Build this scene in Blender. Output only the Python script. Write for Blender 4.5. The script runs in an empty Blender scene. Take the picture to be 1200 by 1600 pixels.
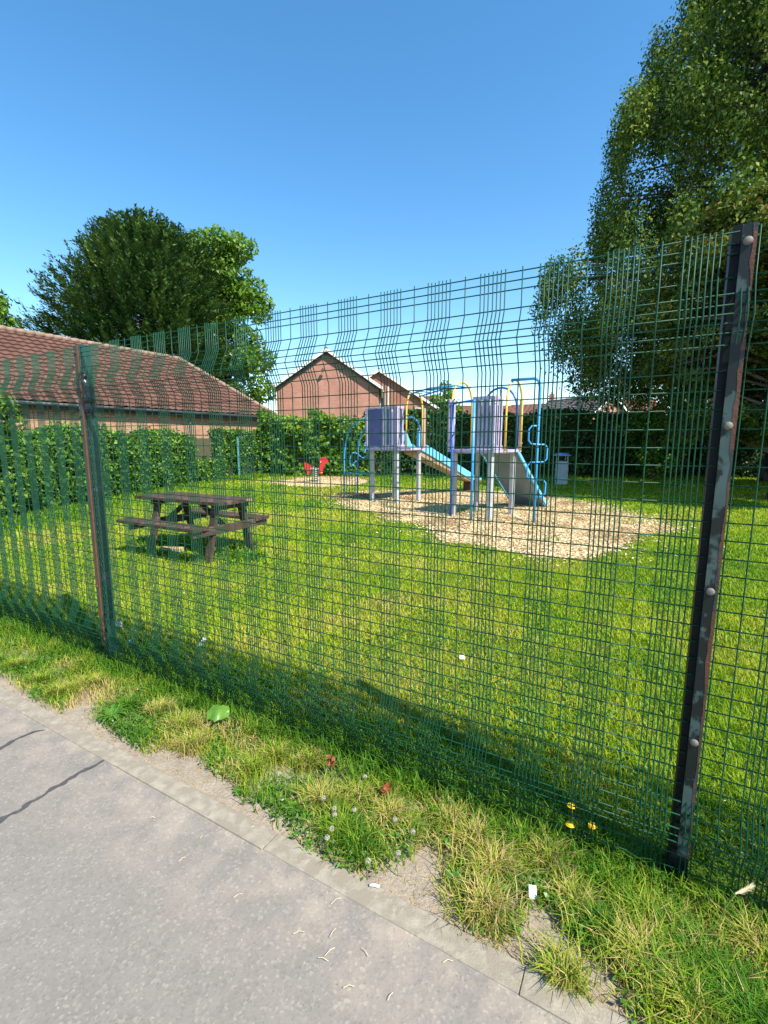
import bpy, math, random
import numpy as np
from mathutils import Vector, Matrix

R = math.radians
random.seed(7)
rng = np.random.default_rng(11)
scene = bpy.context.scene
COL = scene.collection

# ------------------------------------------------------------------ camera
cam_data = bpy.data.cameras.new("camera")
cam = bpy.data.objects.new("camera", cam_data)
COL.objects.link(cam)
cam_data.sensor_fit = 'VERTICAL'
cam_data.sensor_height = 36.0
cam_data.lens = 732.0 / 1600.0 * 36.0
cam_data.clip_start = 0.05
cam_data.clip_end = 3000
PITCH = 8.54
cam.location = (0, 0, 1.45)
cam.rotation_euler = (R(90 - PITCH), 0, 0)
scene.camera = cam

# ------------------------------------------------------------------ sky, sun, exposure
SUN_EL = 50.0
SUN_AZ = math.atan2(0.68, -0.73)          # compass style: x = sin, y = cos
world = bpy.data.worlds.new("World")
scene.world = world
world.use_nodes = True
wn = world.node_tree
wn.nodes.clear()
sky = wn.nodes.new("ShaderNodeTexSky")
sky.sky_type = 'NISHITA'
sky.sun_disc = False
sky.sun_elevation = R(SUN_EL)
sky.sun_rotation = SUN_AZ
sky.air_density = 1.0
sky.dust_density = 0.25
sky.ozone_density = 1.6
bg = wn.nodes.new("ShaderNodeBackground")
bg.inputs["Strength"].default_value = 0.135
wo = wn.nodes.new("ShaderNodeOutputWorld")
hs = wn.nodes.new("ShaderNodeHueSaturation")
hs.inputs["Saturation"].default_value = 1.28
hs.inputs["Hue"].default_value = 0.493
wn.links.new(sky.outputs[0], hs.inputs["Color"])
wn.links.new(hs.outputs[0], bg.inputs[0])
wn.links.new(bg.outputs[0], wo.inputs[0])

sun_data = bpy.data.lights.new("sun", 'SUN')
sun_data.energy = 4.4
sun_data.angle = R(0.5)
sun_data.color = (1.0, 0.93, 0.82)
sun = bpy.data.objects.new("sun", sun_data)
COL.objects.link(sun)
sd = Vector((0.68 * math.cos(R(SUN_EL)), -0.73 * math.cos(R(SUN_EL)), math.sin(R(SUN_EL))))
sun.rotation_euler = sd.to_track_quat('Z', 'Y').to_euler()
sun.location = (10, -10, 20)

scene.view_settings.view_transform = 'Standard'
scene.view_settings.look = 'None'
scene.view_settings.gamma = 1.0
scene.view_settings.exposure = 1.02
scene.render.engine = 'CYCLES'
scene.cycles.max_bounces = 6
scene.cycles.transparent_max_bounces = 8

# ------------------------------------------------------------------ materials
MATS = {}

def srgb(r, g, b):
    def f(c):
        c /= 255.0
        return c / 12.92 if c <= 0.04045 else ((c + 0.055) / 1.055) ** 2.4
    return (f(r), f(g), f(b), 1)

def new_mat(name):
    m = bpy.data.materials.new(name)
    m.use_nodes = True
    nt = m.node_tree
    nt.nodes.clear()
    out = nt.nodes.new("ShaderNodeOutputMaterial")
    MATS[name] = m
    return m, nt, out

class NT:
    def __init__(s, nt): s.nt = nt
    def n(s, t, **kw):
        x = s.nt.nodes.new(t)
        for k, v in kw.items():
            setattr(x, k, v)
        return x
    def l(s, a, b): s.nt.links.new(a, b)
    def tc(s): return s.n("ShaderNodeTexCoord").outputs["Object"]
    def geo(s): return s.n("ShaderNodeNewGeometry").outputs["Position"]
    def noise(s, vec, scale, detail=3, rough=0.55):
        x = s.n("ShaderNodeTexNoise")
        x.inputs["Scale"].default_value = scale
        x.inputs["Detail"].default_value = detail
        x.inputs["Roughness"].default_value = rough
        s.l(vec, x.inputs["Vector"])
        return x.outputs["Fac"]
    def ramp(s, fac, stops, interp='LINEAR'):
        x = s.n("ShaderNodeValToRGB")
        x.color_ramp.interpolation = interp
        els = x.color_ramp.elements
        while len(els) < len(stops): els.new(0.5)
        for e, (p, c) in zip(els, stops):
            e.position = p
            e.color = tuple(c) + ((1,) if len(c) == 3 else ())
        s.l(fac, x.inputs[0])
        return x.outputs[0]
    def mix(s, fac, a, b, mode='MIX'):
        x = s.n("ShaderNodeMix", data_type='RGBA', blend_type=mode)
        for i, v in ((0, fac), (6, a), (7, b)):
            if hasattr(v, 'links'): s.l(v, x.inputs[i])
            elif i == 0: x.inputs[0].default_value = v
            else: x.inputs[i].default_value = tuple(v) + ((1,) if len(v) == 3 else ())
        return x.outputs[2]
    def bump(s, h, strength, dist=0.01):
        x = s.n("ShaderNodeBump")
        x.inputs["Strength"].default_value = strength
        x.inputs["Distance"].default_value = dist
        s.l(h, x.inputs["Height"])
        return x.outputs[0]

def paint(name, col, rough=0.5, wear=None, wear_amt=0.5, scale=18.0, metallic=0.0, var=0.25, bump=0.15, spec=0.5):
    """a painted / solid surface with mottling and worn patches"""
    m, nt, out = new_mat(name)
    T = NT(nt)
    p = T.tc()
    n1 = T.noise(p, scale, 5)
    dark = tuple(c * (1 - var) for c in col[:3])
    lite = tuple(min(1, c * (1 + var * 0.6)) for c in col[:3])
    c = T.ramp(n1, [(0.3, dark), (0.7, lite)])
    if wear:
        n2 = T.noise(p, scale * 0.55, 6, 0.65)
        f = T.ramp(n2, [(wear_amt, (0, 0, 0)), (wear_amt + 0.04, (1, 1, 1))])
        c = T.mix(f, c, wear)
    b = T.n("ShaderNodeBsdfPrincipled")
    T.l(c, b.inputs["Base Color"])
    b.inputs["Roughness"].default_value = rough
    b.inputs["Metallic"].default_value = metallic
    b.inputs["Specular IOR Level"].default_value = spec
    if bump:
        T.l(T.bump(T.noise(p, scale * 6, 4), bump, 0.004), b.inputs["Normal"])
    T.l(b.outputs[0], out.inputs[0])
    return m

def leaf(name, stops, trans=0.35, rough=0.45, spec=0.4):
    """foliage: colour picked per leaf from its own 'v' attribute"""
    m, nt, out = new_mat(name)
    T = NT(nt)
    a = T.n("ShaderNodeAttribute", attribute_name="v")
    c = T.ramp(a.outputs["Fac"], stops)
    b = T.n("ShaderNodeBsdfPrincipled")
    T.l(c, b.inputs["Base Color"])
    b.inputs["Roughness"].default_value = rough
    b.inputs["Specular IOR Level"].default_value = spec
    t = T.n("ShaderNodeBsdfTranslucent")
    T.l(T.mix(1.0, c, (1.0, 1.0, 0.45), 'MULTIPLY'), t.inputs["Color"])
    mx = T.n("ShaderNodeMixShader")
    mx.inputs[0].default_value = trans
    T.l(b.outputs[0], mx.inputs[1]); T.l(t.outputs[0], mx.inputs[2])
    T.l(mx.outputs[0], out.inputs[0])
    return m

def brick(name, c1, c2, mortar, rot=0.0):
    m, nt, out = new_mat(name)
    T = NT(nt)
    p = T.tc()
    # use horizontal run (x+y weighted) as U and height as V
    sep = T.n("ShaderNodeSeparateXYZ"); T.l(p, sep.inputs[0])
    mp = T.n("ShaderNodeCombineXYZ")
    ca, sa = math.cos(rot), math.sin(rot)
    mx = T.n("ShaderNodeMath", operation='MULTIPLY'); T.l(sep.outputs[0], mx.inputs[0]); mx.inputs[1].default_value = ca
    my = T.n("ShaderNodeMath", operation='MULTIPLY'); T.l(sep.outputs[1], my.inputs[0]); my.inputs[1].default_value = sa
    ad = T.n("ShaderNodeMath", operation='ADD'); T.l(mx.outputs[0], ad.inputs[0]); T.l(my.outputs[0], ad.inputs[1])
    T.l(ad.outputs[0], mp.inputs[0]); T.l(sep.outputs[2], mp.inputs[1])
    bt = T.n("ShaderNodeTexBrick")
    bt.inputs["Scale"].default_value = 1.0
    bt.inputs["Brick Width"].default_value = 0.225
    bt.inputs["Row Height"].default_value = 0.075
    bt.inputs["Mortar Size"].default_value = 0.007
    bt.inputs["Color1"].default_value = (*c1, 1)
    bt.inputs["Color2"].default_value = (*c2, 1)
    bt.inputs["Mortar"].default_value = (*mortar, 1)
    bt.inputs["Bias"].default_value = -0.1
    T.l(mp.outputs[0], bt.inputs["Vector"])
    n = T.noise(p, 0.9, 5)
    c = T.mix(1.0, bt.outputs["Color"], T.ramp(n, [(0.3, (0.78, 0.76, 0.74)), (0.7, (1.12, 1.1, 1.08))]), 'MULTIPLY')
    b = T.n("ShaderNodeBsdfPrincipled")
    T.l(c, b.inputs["Base Color"]); b.inputs["Roughness"].default_value = 0.9
    T.l(T.bump(bt.outputs["Fac"], 0.4, -0.01), b.inputs["Normal"])
    T.l(b.outputs[0], out.inputs[0])
    return m

UF = Vector((-0.871, 0.4914, 0)).normalized()     # along the fence, away from the camera
NF = Vector((-0.4914, -0.871, 0)).normalized()    # from the fence towards the path
PR = Vector((0.981, 1.39, 0))                      # foot of the near post

def dist_from_fence(T):
    g = T.geo()
    d = T.n("ShaderNodeVectorMath", operation='DOT_PRODUCT')
    sub = T.n("ShaderNodeVectorMath", operation='SUBTRACT')
    T.l(g, sub.inputs[0]); sub.inputs[1].default_value = PR
    T.l(sub.outputs[0], d.inputs[0]); d.inputs[1].default_value = NF
    return g, d.outputs["Value"]

def make_ground_mat():
    m, nt, out = new_mat("ground_turf_and_soil")
    T = NT(nt)
    g, d = dist_from_fence(T)
    n1 = T.noise(g, 1.3, 4); n2 = T.noise(g, 14, 5, 0.7); n3 = T.noise(g, 90, 4, 0.7)
    turf = T.ramp(n1, [(0.3, (0.06, 0.12, 0.012)), (0.5, (0.12, 0.18, 0.018)), (0.72, (0.23, 0.24, 0.045))])
    turf = T.mix(0.45, turf, T.ramp(n2, [(0.3, (0.05, 0.08, 0.012)), (0.7, (0.2, 0.21, 0.05))]))
    soil = T.ramp(n2, [(0.25, (0.20, 0.155, 0.11)), (0.5, (0.31, 0.255, 0.19)), (0.8, (0.40, 0.345, 0.27))])
    soil = T.mix(0.35, soil, T.ramp(n3, [(0.35, (0.16, 0.125, 0.09)), (0.65, (0.45, 0.40, 0.33))]))
    mr = T.n("ShaderNodeMapRange"); T.l(d, mr.inputs[0])
    mr.inputs[1].default_value = -0.15; mr.inputs[2].default_value = 0.3
    c = T.mix(mr.outputs[0], turf, soil)
    b = T.n("ShaderNodeBsdfPrincipled"); T.l(c, b.inputs["Base Color"]); b.inputs["Roughness"].default_value = 1.0
    b.inputs["Specular IOR Level"].default_value = 0.1
    T.l(T.bump(T.mix(0.5, n2, n3), 0.7, 0.02), b.inputs["Normal"])
    T.l(b.outputs[0], out.inputs[0])
    return m

def make_asphalt():
    m, nt, out = new_mat("worn_asphalt")
    T = NT(nt)
    g = T.geo()
    big = T.noise(g, 1.4, 5, 0.6)
    mid = T.noise(g, 9, 5, 0.65)
    v = T.n("ShaderNodeTexVoronoi"); v.inputs["Scale"].default_value = 130; T.l(g, v.inputs["Vector"])
    v2 = T.n("ShaderNodeTexVoronoi"); v2.inputs["Scale"].default_value = 95; T.l(g, v2.inputs["Vector"])
    c = T.ramp(big, [(0.3, (0.180, 0.161, 0.136)), (0.7, (0.232, 0.209, 0.178))])
    c = T.mix(0.5, c, T.ramp(mid, [(0.3, (0.172, 0.155, 0.136)), (0.7, (0.245, 0.223, 0.196))]))
    gg, dd = dist_from_fence(T)
    mrk = T.n("ShaderNodeMapRange"); T.l(dd, mrk.inputs[0])
    mrk.inputs[1].default_value = 0.60; mrk.inputs[2].default_value = 1.0; mrk.inputs[3].default_value = 1.0; mrk.inputs[4].default_value = 0.0
    dirt = T.mix(1.0, T.mix(0.0, mrk.outputs[0], mrk.outputs[0]), T.ramp(T.noise(g, 6.5, 5, .65), [(0.42, (0, 0, 0)), (0.62, (.85, .85, .85))]), 'MULTIPLY')
    c = T.mix(dirt, c, (0.36, 0.30, 0.23))
    c = T.mix(T.ramp(T.noise(g, 3.1, 6, .7), [(0.55, (0, 0, 0)), (0.75, (.45, .45, .45))]), c, (0.30, 0.265, 0.22))
    stones = T.n("ShaderNodeSeparateColor"); T.l(v.outputs["Color"], stones.inputs[0])
    c = T.mix(0.2, c, T.ramp(stones.outputs[0], [(0.0, (0.11, 0.10, 0.095)), (0.35, (0.205, 0.185, 0.16)), (0.85, (0.25, 0.226, 0.195)), (1.0, (0.5, 0.46, 0.39))]))
    s2 = T.n("ShaderNodeSeparateColor"); T.l(v2.outputs["Color"], s2.inputs[0])
    dots = T.mix(1.0, T.ramp(s2.outputs[1], [(0.93, (0, 0, 0)), (0.95, (1, 1, 1))]),
                 T.ramp(v2.outputs["Distance"], [(0.18, (1, 1, 1)), (0.3, (0, 0, 0))]), 'MULTIPLY')
    c = T.mix(T.mix(1.0, dots, (.38, .38, .38), "MULTIPLY"), c, (0.44, 0.40, 0.32))
    pits = T.mix(1.0, T.ramp(s2.outputs[0], [(0.86, (0, 0, 0)), (0.88, (1, 1, 1))]),
                 T.ramp(v2.outputs["Distance"], [(0.15, (1, 1, 1)), (0.3, (0, 0, 0))]), 'MULTIPLY')
    c = T.mix(T.mix(1.0, pits, (.6, .6, .6), "MULTIPLY"), c, (0.12, 0.112, 0.105))
    b = T.n("ShaderNodeBsdfPrincipled"); T.l(c, b.inputs["Base Color"]); b.inputs["Roughness"].default_value = 0.92
    b.inputs["Specular IOR Level"].default_value = 0.25
    h = T.mix(0.4, v.outputs["Distance"], mid)
    T.l(T.bump(h, 0.25, 0.003), b.inputs["Normal"])
    T.l(b.outputs[0], out.inputs[0])
    return m

def make_chip_ground():
    m, nt, out = new_mat("wood_chip_bed")
    T = NT(nt)
    g = T.geo()
    v = T.n("ShaderNodeTexVoronoi"); v.inputs["Scale"].default_value = 28; T.l(g, v.inputs["Vector"])
    s = T.n("ShaderNodeSeparateColor"); T.l(v.outputs["Color"], s.inputs[0])
    c = T.ramp(s.outputs[0], [(0, (0.3, 0.2, 0.10)), (0.4, (0.52, 0.39, 0.21)), (1, (0.68, 0.55, 0.34))])
    b = T.n("ShaderNodeBsdfPrincipled"); T.l(c, b.inputs["Base Color"]); b.inputs["Roughness"].default_value = 0.95
    T.l(T.bump(s.outputs[1], 0.6, 0.02), b.inputs["Normal"])
    T.l(b.outputs[0], out.inputs[0])
    return m

M_ground = make_ground_mat()
M_asphalt = make_asphalt()
M_chipbed = make_chip_ground()
M_kerb = paint("concrete_edging", (0.29, 0.255, 0.195), 0.95, wear=(0.24, 0.205, 0.155), wear_amt=0.5, scale=26, bump=0.5)
M_crack = paint("dark_crack_filler", (0.065, 0.065, 0.068), 0.9, scale=60)
M_wire = paint("green_plastic_coated_wire", (0.006, 0.062, 0.030), 0.5, spec=0.3, scale=30, var=0.3, bump=0.0)
M_postgreen = paint("peeling_dark_green_paint", (0.014, 0.06, 0.045), 0.4, wear=(0.05, 0.075, 0.09), wear_amt=0.6, scale=9)
M_postdark = paint("weathered_black_blue_paint", (0.006, 0.010, 0.011), 0.5, wear=(0.018, 0.02, 0.02), wear_amt=0.66, scale=12, spec=0.15)
M_clamp = paint("chipped_grey_blue_paint", (0.052, 0.088, 0.082), 0.45, wear=(0.008, 0.013, 0.012), wear_amt=0.47, scale=9, spec=0.3)
M_rust = paint("rusty_steel", (0.11, 0.045, 0.024), 0.85, wear=(0.10, 0.035, 0.02), wear_amt=0.5, scale=30, bump=0.5)
M_rustdark = paint("dark_rusty_steel", (0.10, 0.04, 0.024), 0.8, wear=(0.03, 0.03, 0.035), wear_amt=0.5, scale=16, bump=0.5)
M_greenrust = paint("green_paint_flaking_to_rust", (0.016, 0.06, 0.045), 0.6, wear=(0.13, 0.05, 0.024), wear_amt=0.56, scale=5)
M_bolt = paint("grey_bolt_head", (0.14, 0.132, 0.11), 0.6, wear=(0.2, 0.17, 0.12), wear_amt=0.6, scale=80)
M_tape = paint("black_sticky_wrap", (0.012, 0.018, 0.024), 0.3, wear=(0.05, 0.16, 0.13), wear_amt=0.6, scale=14)
M_brick1 = brick("orange_brick_hall", (0.42, 0.22, 0.12), (0.35, 0.17, 0.09), (0.45, 0.38, 0.3), rot=R(59.4))
M_brick2 = brick("pink_red_brick", (0.47, 0.22, 0.165), (0.38, 0.165, 0.12), (0.40, 0.31, 0.25))
M_brick3 = brick("red_brick", (0.40, 0.17, 0.11), (0.33, 0.13, 0.08), (0.3, 0.23, 0.19))
M_tile = paint("brown_red_roof_tile", (0.135, 0.070, 0.052), 0.9, spec=0.2, wear=(0.20, 0.13, 0.10), wear_amt=0.66, scale=2.6, var=0.3, bump=0.3)
M_tile2 = paint("brown_roof_tile", (0.16, 0.09, 0.07), 0.85, scale=3)
M_slate = paint("grey_roof_tile", (0.11, 0.10, 0.10), 0.8, scale=3)
M_redtile = paint("orange_clay_tile", (0.22, 0.105, 0.07), 0.85, scale=3)
M_render = paint("pale_render", (0.5, 0.36, 0.28), 0.9, scale=2)
M_white = paint("white_paint", (0.78, 0.77, 0.74), 0.5, scale=5, var=0.08)
M_glass = paint("window_glass", (0.03, 0.04, 0.05), 0.08, scale=2, bump=0)
M_fascia = paint("dark_fascia", (0.03, 0.033, 0.035), 0.5, scale=4)
M_gutter = paint("grey_gutter", (0.055, 0.06, 0.065), 0.6, scale=4)
M_purple = paint("faded_purple_panel", (0.10, 0.095, 0.25), 0.6, wear=(0.15, 0.145, 0.30), wear_amt=0.6, scale=4)
M_lav = paint("pale_lavender_board", (0.42, 0.37, 0.52), 0.6, wear=(0.30, 0.25, 0.40), wear_amt=0.6, scale=6)
M_legs = paint("light_grey_post", (0.40, 0.41, 0.43), 0.5, wear=(0.36, 0.36, 0.38), wear_amt=0.62, scale=6)
M_beige = paint("faded_pink_beige_board", (0.5, 0.34, 0.3), 0.6, scale=6)
M_blue = paint("sky_blue_tube_paint", (0.05, 0.30, 0.60), 0.32, scale=6, var=0.15)
M_dblue = paint("deep_blue_tube_paint", (0.025, 0.12, 0.42), 0.35, scale=6, var=0.15)
M_yellow = paint("yellow_tube_paint", (0.72, 0.52, 0.10), 0.35, wear=(0.75, 0.6, 0.35), wear_amt=0.62, scale=8, var=0.12)
M_slide = paint("light_blue_slide_side", (0.16, 0.50, 0.78), 0.3, scale=4, var=0.1)
M_slideunder = paint("tan_slide_underside", (0.36, 0.27, 0.17), 0.6, wear=(0.2, 0.15, 0.1), wear_amt=0.55, scale=10)  # tan is the wood chips' reflection, painted into the underside's colour
M_climb = paint("grey_climbing_board", (0.17, 0.23, 0.30), 0.7, scale=3)
M_rope = paint("dark_rope", (0.05, 0.05, 0.055), 0.9, scale=40)
M_red = paint("red_panel", (0.62, 0.022, 0.03), 0.4, scale=8, var=0.12)
M_steel = paint("galvanised_steel", (0.45, 0.46, 0.46), 0.45, scale=12, metallic=0.4)
M_bench = paint("weathered_brown_plank", (0.075, 0.046, 0.036), 0.85, spec=0.2, wear=(0.13, 0.085, 0.068), wear_amt=0.55, scale=13, bump=0.5)
M_benchcut = paint("worn_plank_end", (0.32, 0.19, 0.13), 0.8, scale=20, bump=0.5)
M_woodlog = paint("pale_cut_wood", (0.45, 0.34, 0.2), 0.85, scale=20)
M_fencewood = paint("weathered_fence_board", (0.11, 0.10, 0.058), 0.85, scale=9)
M_bin = paint("grey_bin_body", (0.35, 0.38, 0.40), 0.5, scale=8)
M_binlid = paint("blue_grey_bin_hood", (0.22, 0.32, 0.58), 0.35, scale=5)
M_teal = paint("teal_green_metal", (0.08, 0.28, 0.27), 0.5, scale=8)
M_bark = paint("brown_bark", (0.10, 0.075, 0.05), 0.95, wear=(0.17, 0.14, 0.1), wear_amt=0.5, scale=5, bump=0.8)
M_birchbark = paint("birch_bark", (0.16, 0.14, 0.12), 0.9, wear=(0.04, 0.035, 0.03), wear_amt=0.46, scale=4, bump=0.6)
M_stem = paint("green_stem", (0.12, 0.2, 0.04), 0.7, scale=30)
M_paper = paint("white_litter", (0.82, 0.82, 0.82), 0.6, scale=20, var=0.06)
M_can = paint("crushed_silver_can", (0.42, 0.36, 0.38), 0.3, wear=(0.1, 0.06, 0.1), wear_amt=0.5, scale=20, metallic=0.5)
M_petal = paint("yellow_petals", (0.85, 0.55, 0.01), 0.6, scale=60)
M_fluff = paint("dandelion_fluff", (0.42, 0.40, 0.29), 0.95, scale=60)
M_deadleaf = paint("red_brown_dead_leaf", (0.16, 0.05, 0.015), 0.9, spec=0.1, wear=(0.26, 0.12, 0.05), wear_amt=0.55, scale=50)
M_stalk = paint("dry_straw", (0.62, 0.52, 0.32), 0.8, scale=40)

L_lawn = leaf("lawn_blades", [(0.0, (0.05, 0.14, 0.012)), (0.35, (0.125, 0.28, 0.012)), (0.65, (0.29, 0.42, 0.018)), (0.88, (0.45, 0.46, 0.04)), (1.0, (0.52, 0.44, 0.14))], 0.35, 0.6, 0.15)
L_tuft = leaf("verge_grass_blades", [(0.0, (0.04, 0.14, 0.012)), (0.4, (0.12, 0.26, 0.014)), (0.65, (0.28, 0.37, 0.022)), (0.85, (0.40, 0.36, 0.075)), (1.0, (0.52, 0.40, 0.17))], 0.3, 0.55, 0.15)
L_weed = leaf("broad_weed_leaves", [(0, (0.04, 0.13, 0.012)), (1, (0.12, 0.27, 0.03))], 0.3, 0.4)
L_ivy = leaf("ivy_leaves", [(0, (0.02, 0.075, 0.01)), (0.5, (0.08, 0.20, 0.02)), (1, (0.22, 0.36, 0.04))], 0.2, 0.5, 0.25)
L_laurel = leaf("bright_hedge_leaves", [(0, (0.03, 0.09, 0.01)), (0.5, (0.10, 0.22, 0.02)), (1, (0.25, 0.38, 0.045))], 0.3, 0.5, 0.2)
L_hedge = leaf("dark_hedge_leaves", [(0, (0.012, 0.04, 0.008)), (0.6, (0.035, 0.09, 0.014)), (1, (0.10, 0.19, 0.03))], 0.2, 0.4)
L_conifer = leaf("conifer_sprays", [(0, (0.010, 0.036, 0.010)), (0.5, (0.040, 0.10, 0.022)), (1, (0.12, 0.205, 0.04))], 0.12, 0.6, 0.2)
L_ash = leaf("ash_leaves", [(0, (0.05, 0.13, 0.012)), (0.5, (0.11, 0.23, 0.02)), (1, (0.22, 0.35, 0.035))], 0.35, 0.45)
L_birch = leaf("birch_leaves", [(0, (0.02, 0.055, 0.01)), (0.5, (0.07, 0.14, 0.018)), (1, (0.26, 0.31, 0.04))], 0.28, 0.6, 0.2)
L_maple = leaf("maple_leaves", [(0, (0.022, 0.05, 0.01)), (0.5, (0.07, 0.12, 0.016)), (0.8, (0.15, 0.17, 0.025)), (1.0, (0.26, 0.16, 0.03))], 0.28, 0.6, 0.15)
L_chip = leaf("wood_chips", [(0, (0.28, 0.18, 0.08)), (0.35, (0.58, 0.44, 0.23)), (1, (0.80, 0.68, 0.43))], 0.0, 0.85, 0.15)

# ------------------------------------------------------------------ helpers
ORIGIN = {}

def tag(o, label=None, cat=None, group=None, kind=None):
    if label: o['label'] = label
    if cat: o['category'] = cat
    if group: o['group'] = group
    if kind: o['kind'] = kind
    return o

def root(name, loc, label, cat, group=None, rz=0.0, local=False):
    """an Empty at the thing's base. local=True: its parts are modelled in its own frame"""
    o = bpy.data.objects.new(name, None)
    o.empty_display_size = 0.3
    COL.objects.link(o)
    o.location = loc
    o.rotation_euler = (0, 0, rz)
    tag(o, label, cat, group)
    ORIGIN[o.name] = Vector((0, 0, 0)) if local else Vector(loc)
    return o

def V(*a): return Vector(a)

class MB:
    def __init__(s): s.v = []; s.f = []
    def add(s, vs, fs):
        b = len(s.v)
        s.v += [tuple(x) for x in vs]
        s.f += [tuple(i + b for i in f) for f in fs]
        return s
    def box(s, c, size, ax=None, ay=None, az=None, chamfer=0.0):
        c = Vector(c); sx, sy, sz = [x / 2 for x in size]
        ax = Vector(ax or (1, 0, 0)).normalized(); az = Vector(az or (0, 0, 1)).normalized()
        ay = Vector(ay).normalized() if ay else az.cross(ax).normalized()
        if chamfer <= 0:
            vs = [c + ax * (i * sx) + ay * (j * sy) + az * (k * sz) for k in (-1, 1) for j in (-1, 1) for i in (-1, 1)]
            fs = [(0, 2, 3, 1), (4, 5, 7, 6), (0, 1, 5, 4), (2, 6, 7, 3), (0, 4, 6, 2), (1, 3, 7, 5)]
            return s.add(vs, fs)
        h = chamfer
        # chamfered along the four x-running edges and end faces inset
        prof = [(-sy + h, -sz), (sy - h, -sz), (sy, -sz + h), (sy, sz - h), (sy - h, sz), (-sy + h, sz), (-sy, sz - h), (-sy, -sz + h)]
        rings = []
        for x, k in ((-sx, 1 - h / max(sy, sz)), (-sx + h, 1), (sx - h, 1), (sx, 1 - h / max(sy, sz))):
            rings.append([c + ax * x + ay * (p[0] * k) + az * (p[1] * k) for p in prof])
        vs = [p for r in rings for p in r]
        fs = [tuple(range(7, -1, -1)), tuple(range(24, 32))]
        for r in range(3):
            for i in range(8):
                j = (i + 1) % 8
                fs.append((r * 8 + i, r * 8 + j, r * 8 + 8 + j, r * 8 + 8 + i))
        return s.add(vs, fs)
    def beam(s, a, b, w, h, up=(0, 0, 1), chamfer=0.0):
        a = Vector(a); b = Vector(b); ax = (b - a)
        L = ax.length; ax.normalize()
        ay = Vector(up).cross(ax)
        if ay.length < 1e-4: ay = Vector((0, 1, 0)).cross(ax)
        ay.normalize(); az = ax.cross(ay)
        return s.box((a + b) / 2, (L, w, h), ax, ay, az, chamfer)
    def tube(s, pts, r, n=8, cap=True, closed=False):
        pts = [Vector(p) for p in pts]
        rs = r if isinstance(r, (list, tuple)) else [r] * len(pts)
        m = len(pts)
        base = len(s.v); prev = None
        for i, p in enumerate(pts):
            if closed: t = pts[(i + 1) % m] - pts[i - 1]
            else: t = pts[min(i + 1, m - 1)] - pts[max(i - 1, 0)]
            if t.length < 1e-9: t = Vector((0, 0, 1))
            t.normalize()
            if prev is None:
                a = Vector((0, 0, 1)) if abs(t.z) < 0.9 else Vector((1, 0, 0))
                x = t.cross(a).normalized()
            else:
                x = prev - t * prev.dot(t)
                x = x.normalized() if x.length > 1e-6 else t.orthogonal().normalized()
            prev = x; y = t.cross(x)
            for k in range(n):
                an = 2 * math.pi * k / n
                s.v.append(tuple(p + (x * math.cos(an) + y * math.sin(an)) * rs[i]))
        seg = m if closed else m - 1
        for i in range(seg):
            j = (i + 1) % m
            for k in range(n):
                q = (k + 1) % n
                s.f.append((base + i * n + k, base + i * n + q, base + j * n + q, base + j * n + k))
        if cap and not closed:
            s.f.append(tuple(base + k for k in range(n - 1, -1, -1)))
            s.f.append(tuple(base + (m - 1) * n + k for k in range(n)))
        return s
    def prism(s, poly, vec):
        n = len(poly); vec = Vector(vec)
        a = [Vector(p) for p in poly]; b = [p + vec for p in a]
        fs = [tuple(range(n - 1, -1, -1)), tuple(range(n, 2 * n))]
        for i in range(n):
            j = (i + 1) % n
            fs.append((i, j, n + j, n + i))
        return s.add(a + b, fs)
    def lathe(s, c, prof, n=16):
        c = Vector(c); base = len(s.v)
        for r, z in prof:
            for k in range(n):
                a = 2 * math.pi * k / n
                s.v.append((c.x + r * math.cos(a), c.y + r * math.sin(a), c.z + z))
        for i in range(len(prof) - 1):
            for k in range(n):
                q = (k + 1) % n
                s.f.append((base + i * n + k, base + i * n + q, base + (i + 1) * n + q, base + (i + 1) * n + k))
        s.f.append(tuple(base + k for k in range(n - 1, -1, -1)))
        s.f.append(tuple(base + (len(prof) - 1) * n + k for k in range(n)))
        return s
    def build(s, name, mat, parent=None, smooth=False, label=None):
        me = bpy.data.meshes.new(name)
        off = ORIGIN.get(parent.name, Vector((0, 0, 0))) if parent else Vector((0, 0, 0))
        vs = [(x - off.x, y - off.y, z - off.z) for x, y, z in s.v]
        me.from_pydata(vs, [], s.f)
        me.materials.append(mat)
        if smooth:
            me.polygons.foreach_set("use_smooth", [True] * len(me.polygons))
        me.update()
        o = bpy.data.objects.new(name, me)
        COL.objects.link(o)
        if parent:
            o.parent = parent
            ORIGIN[o.name] = off
        if label: o['label'] = label
        return o

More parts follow.
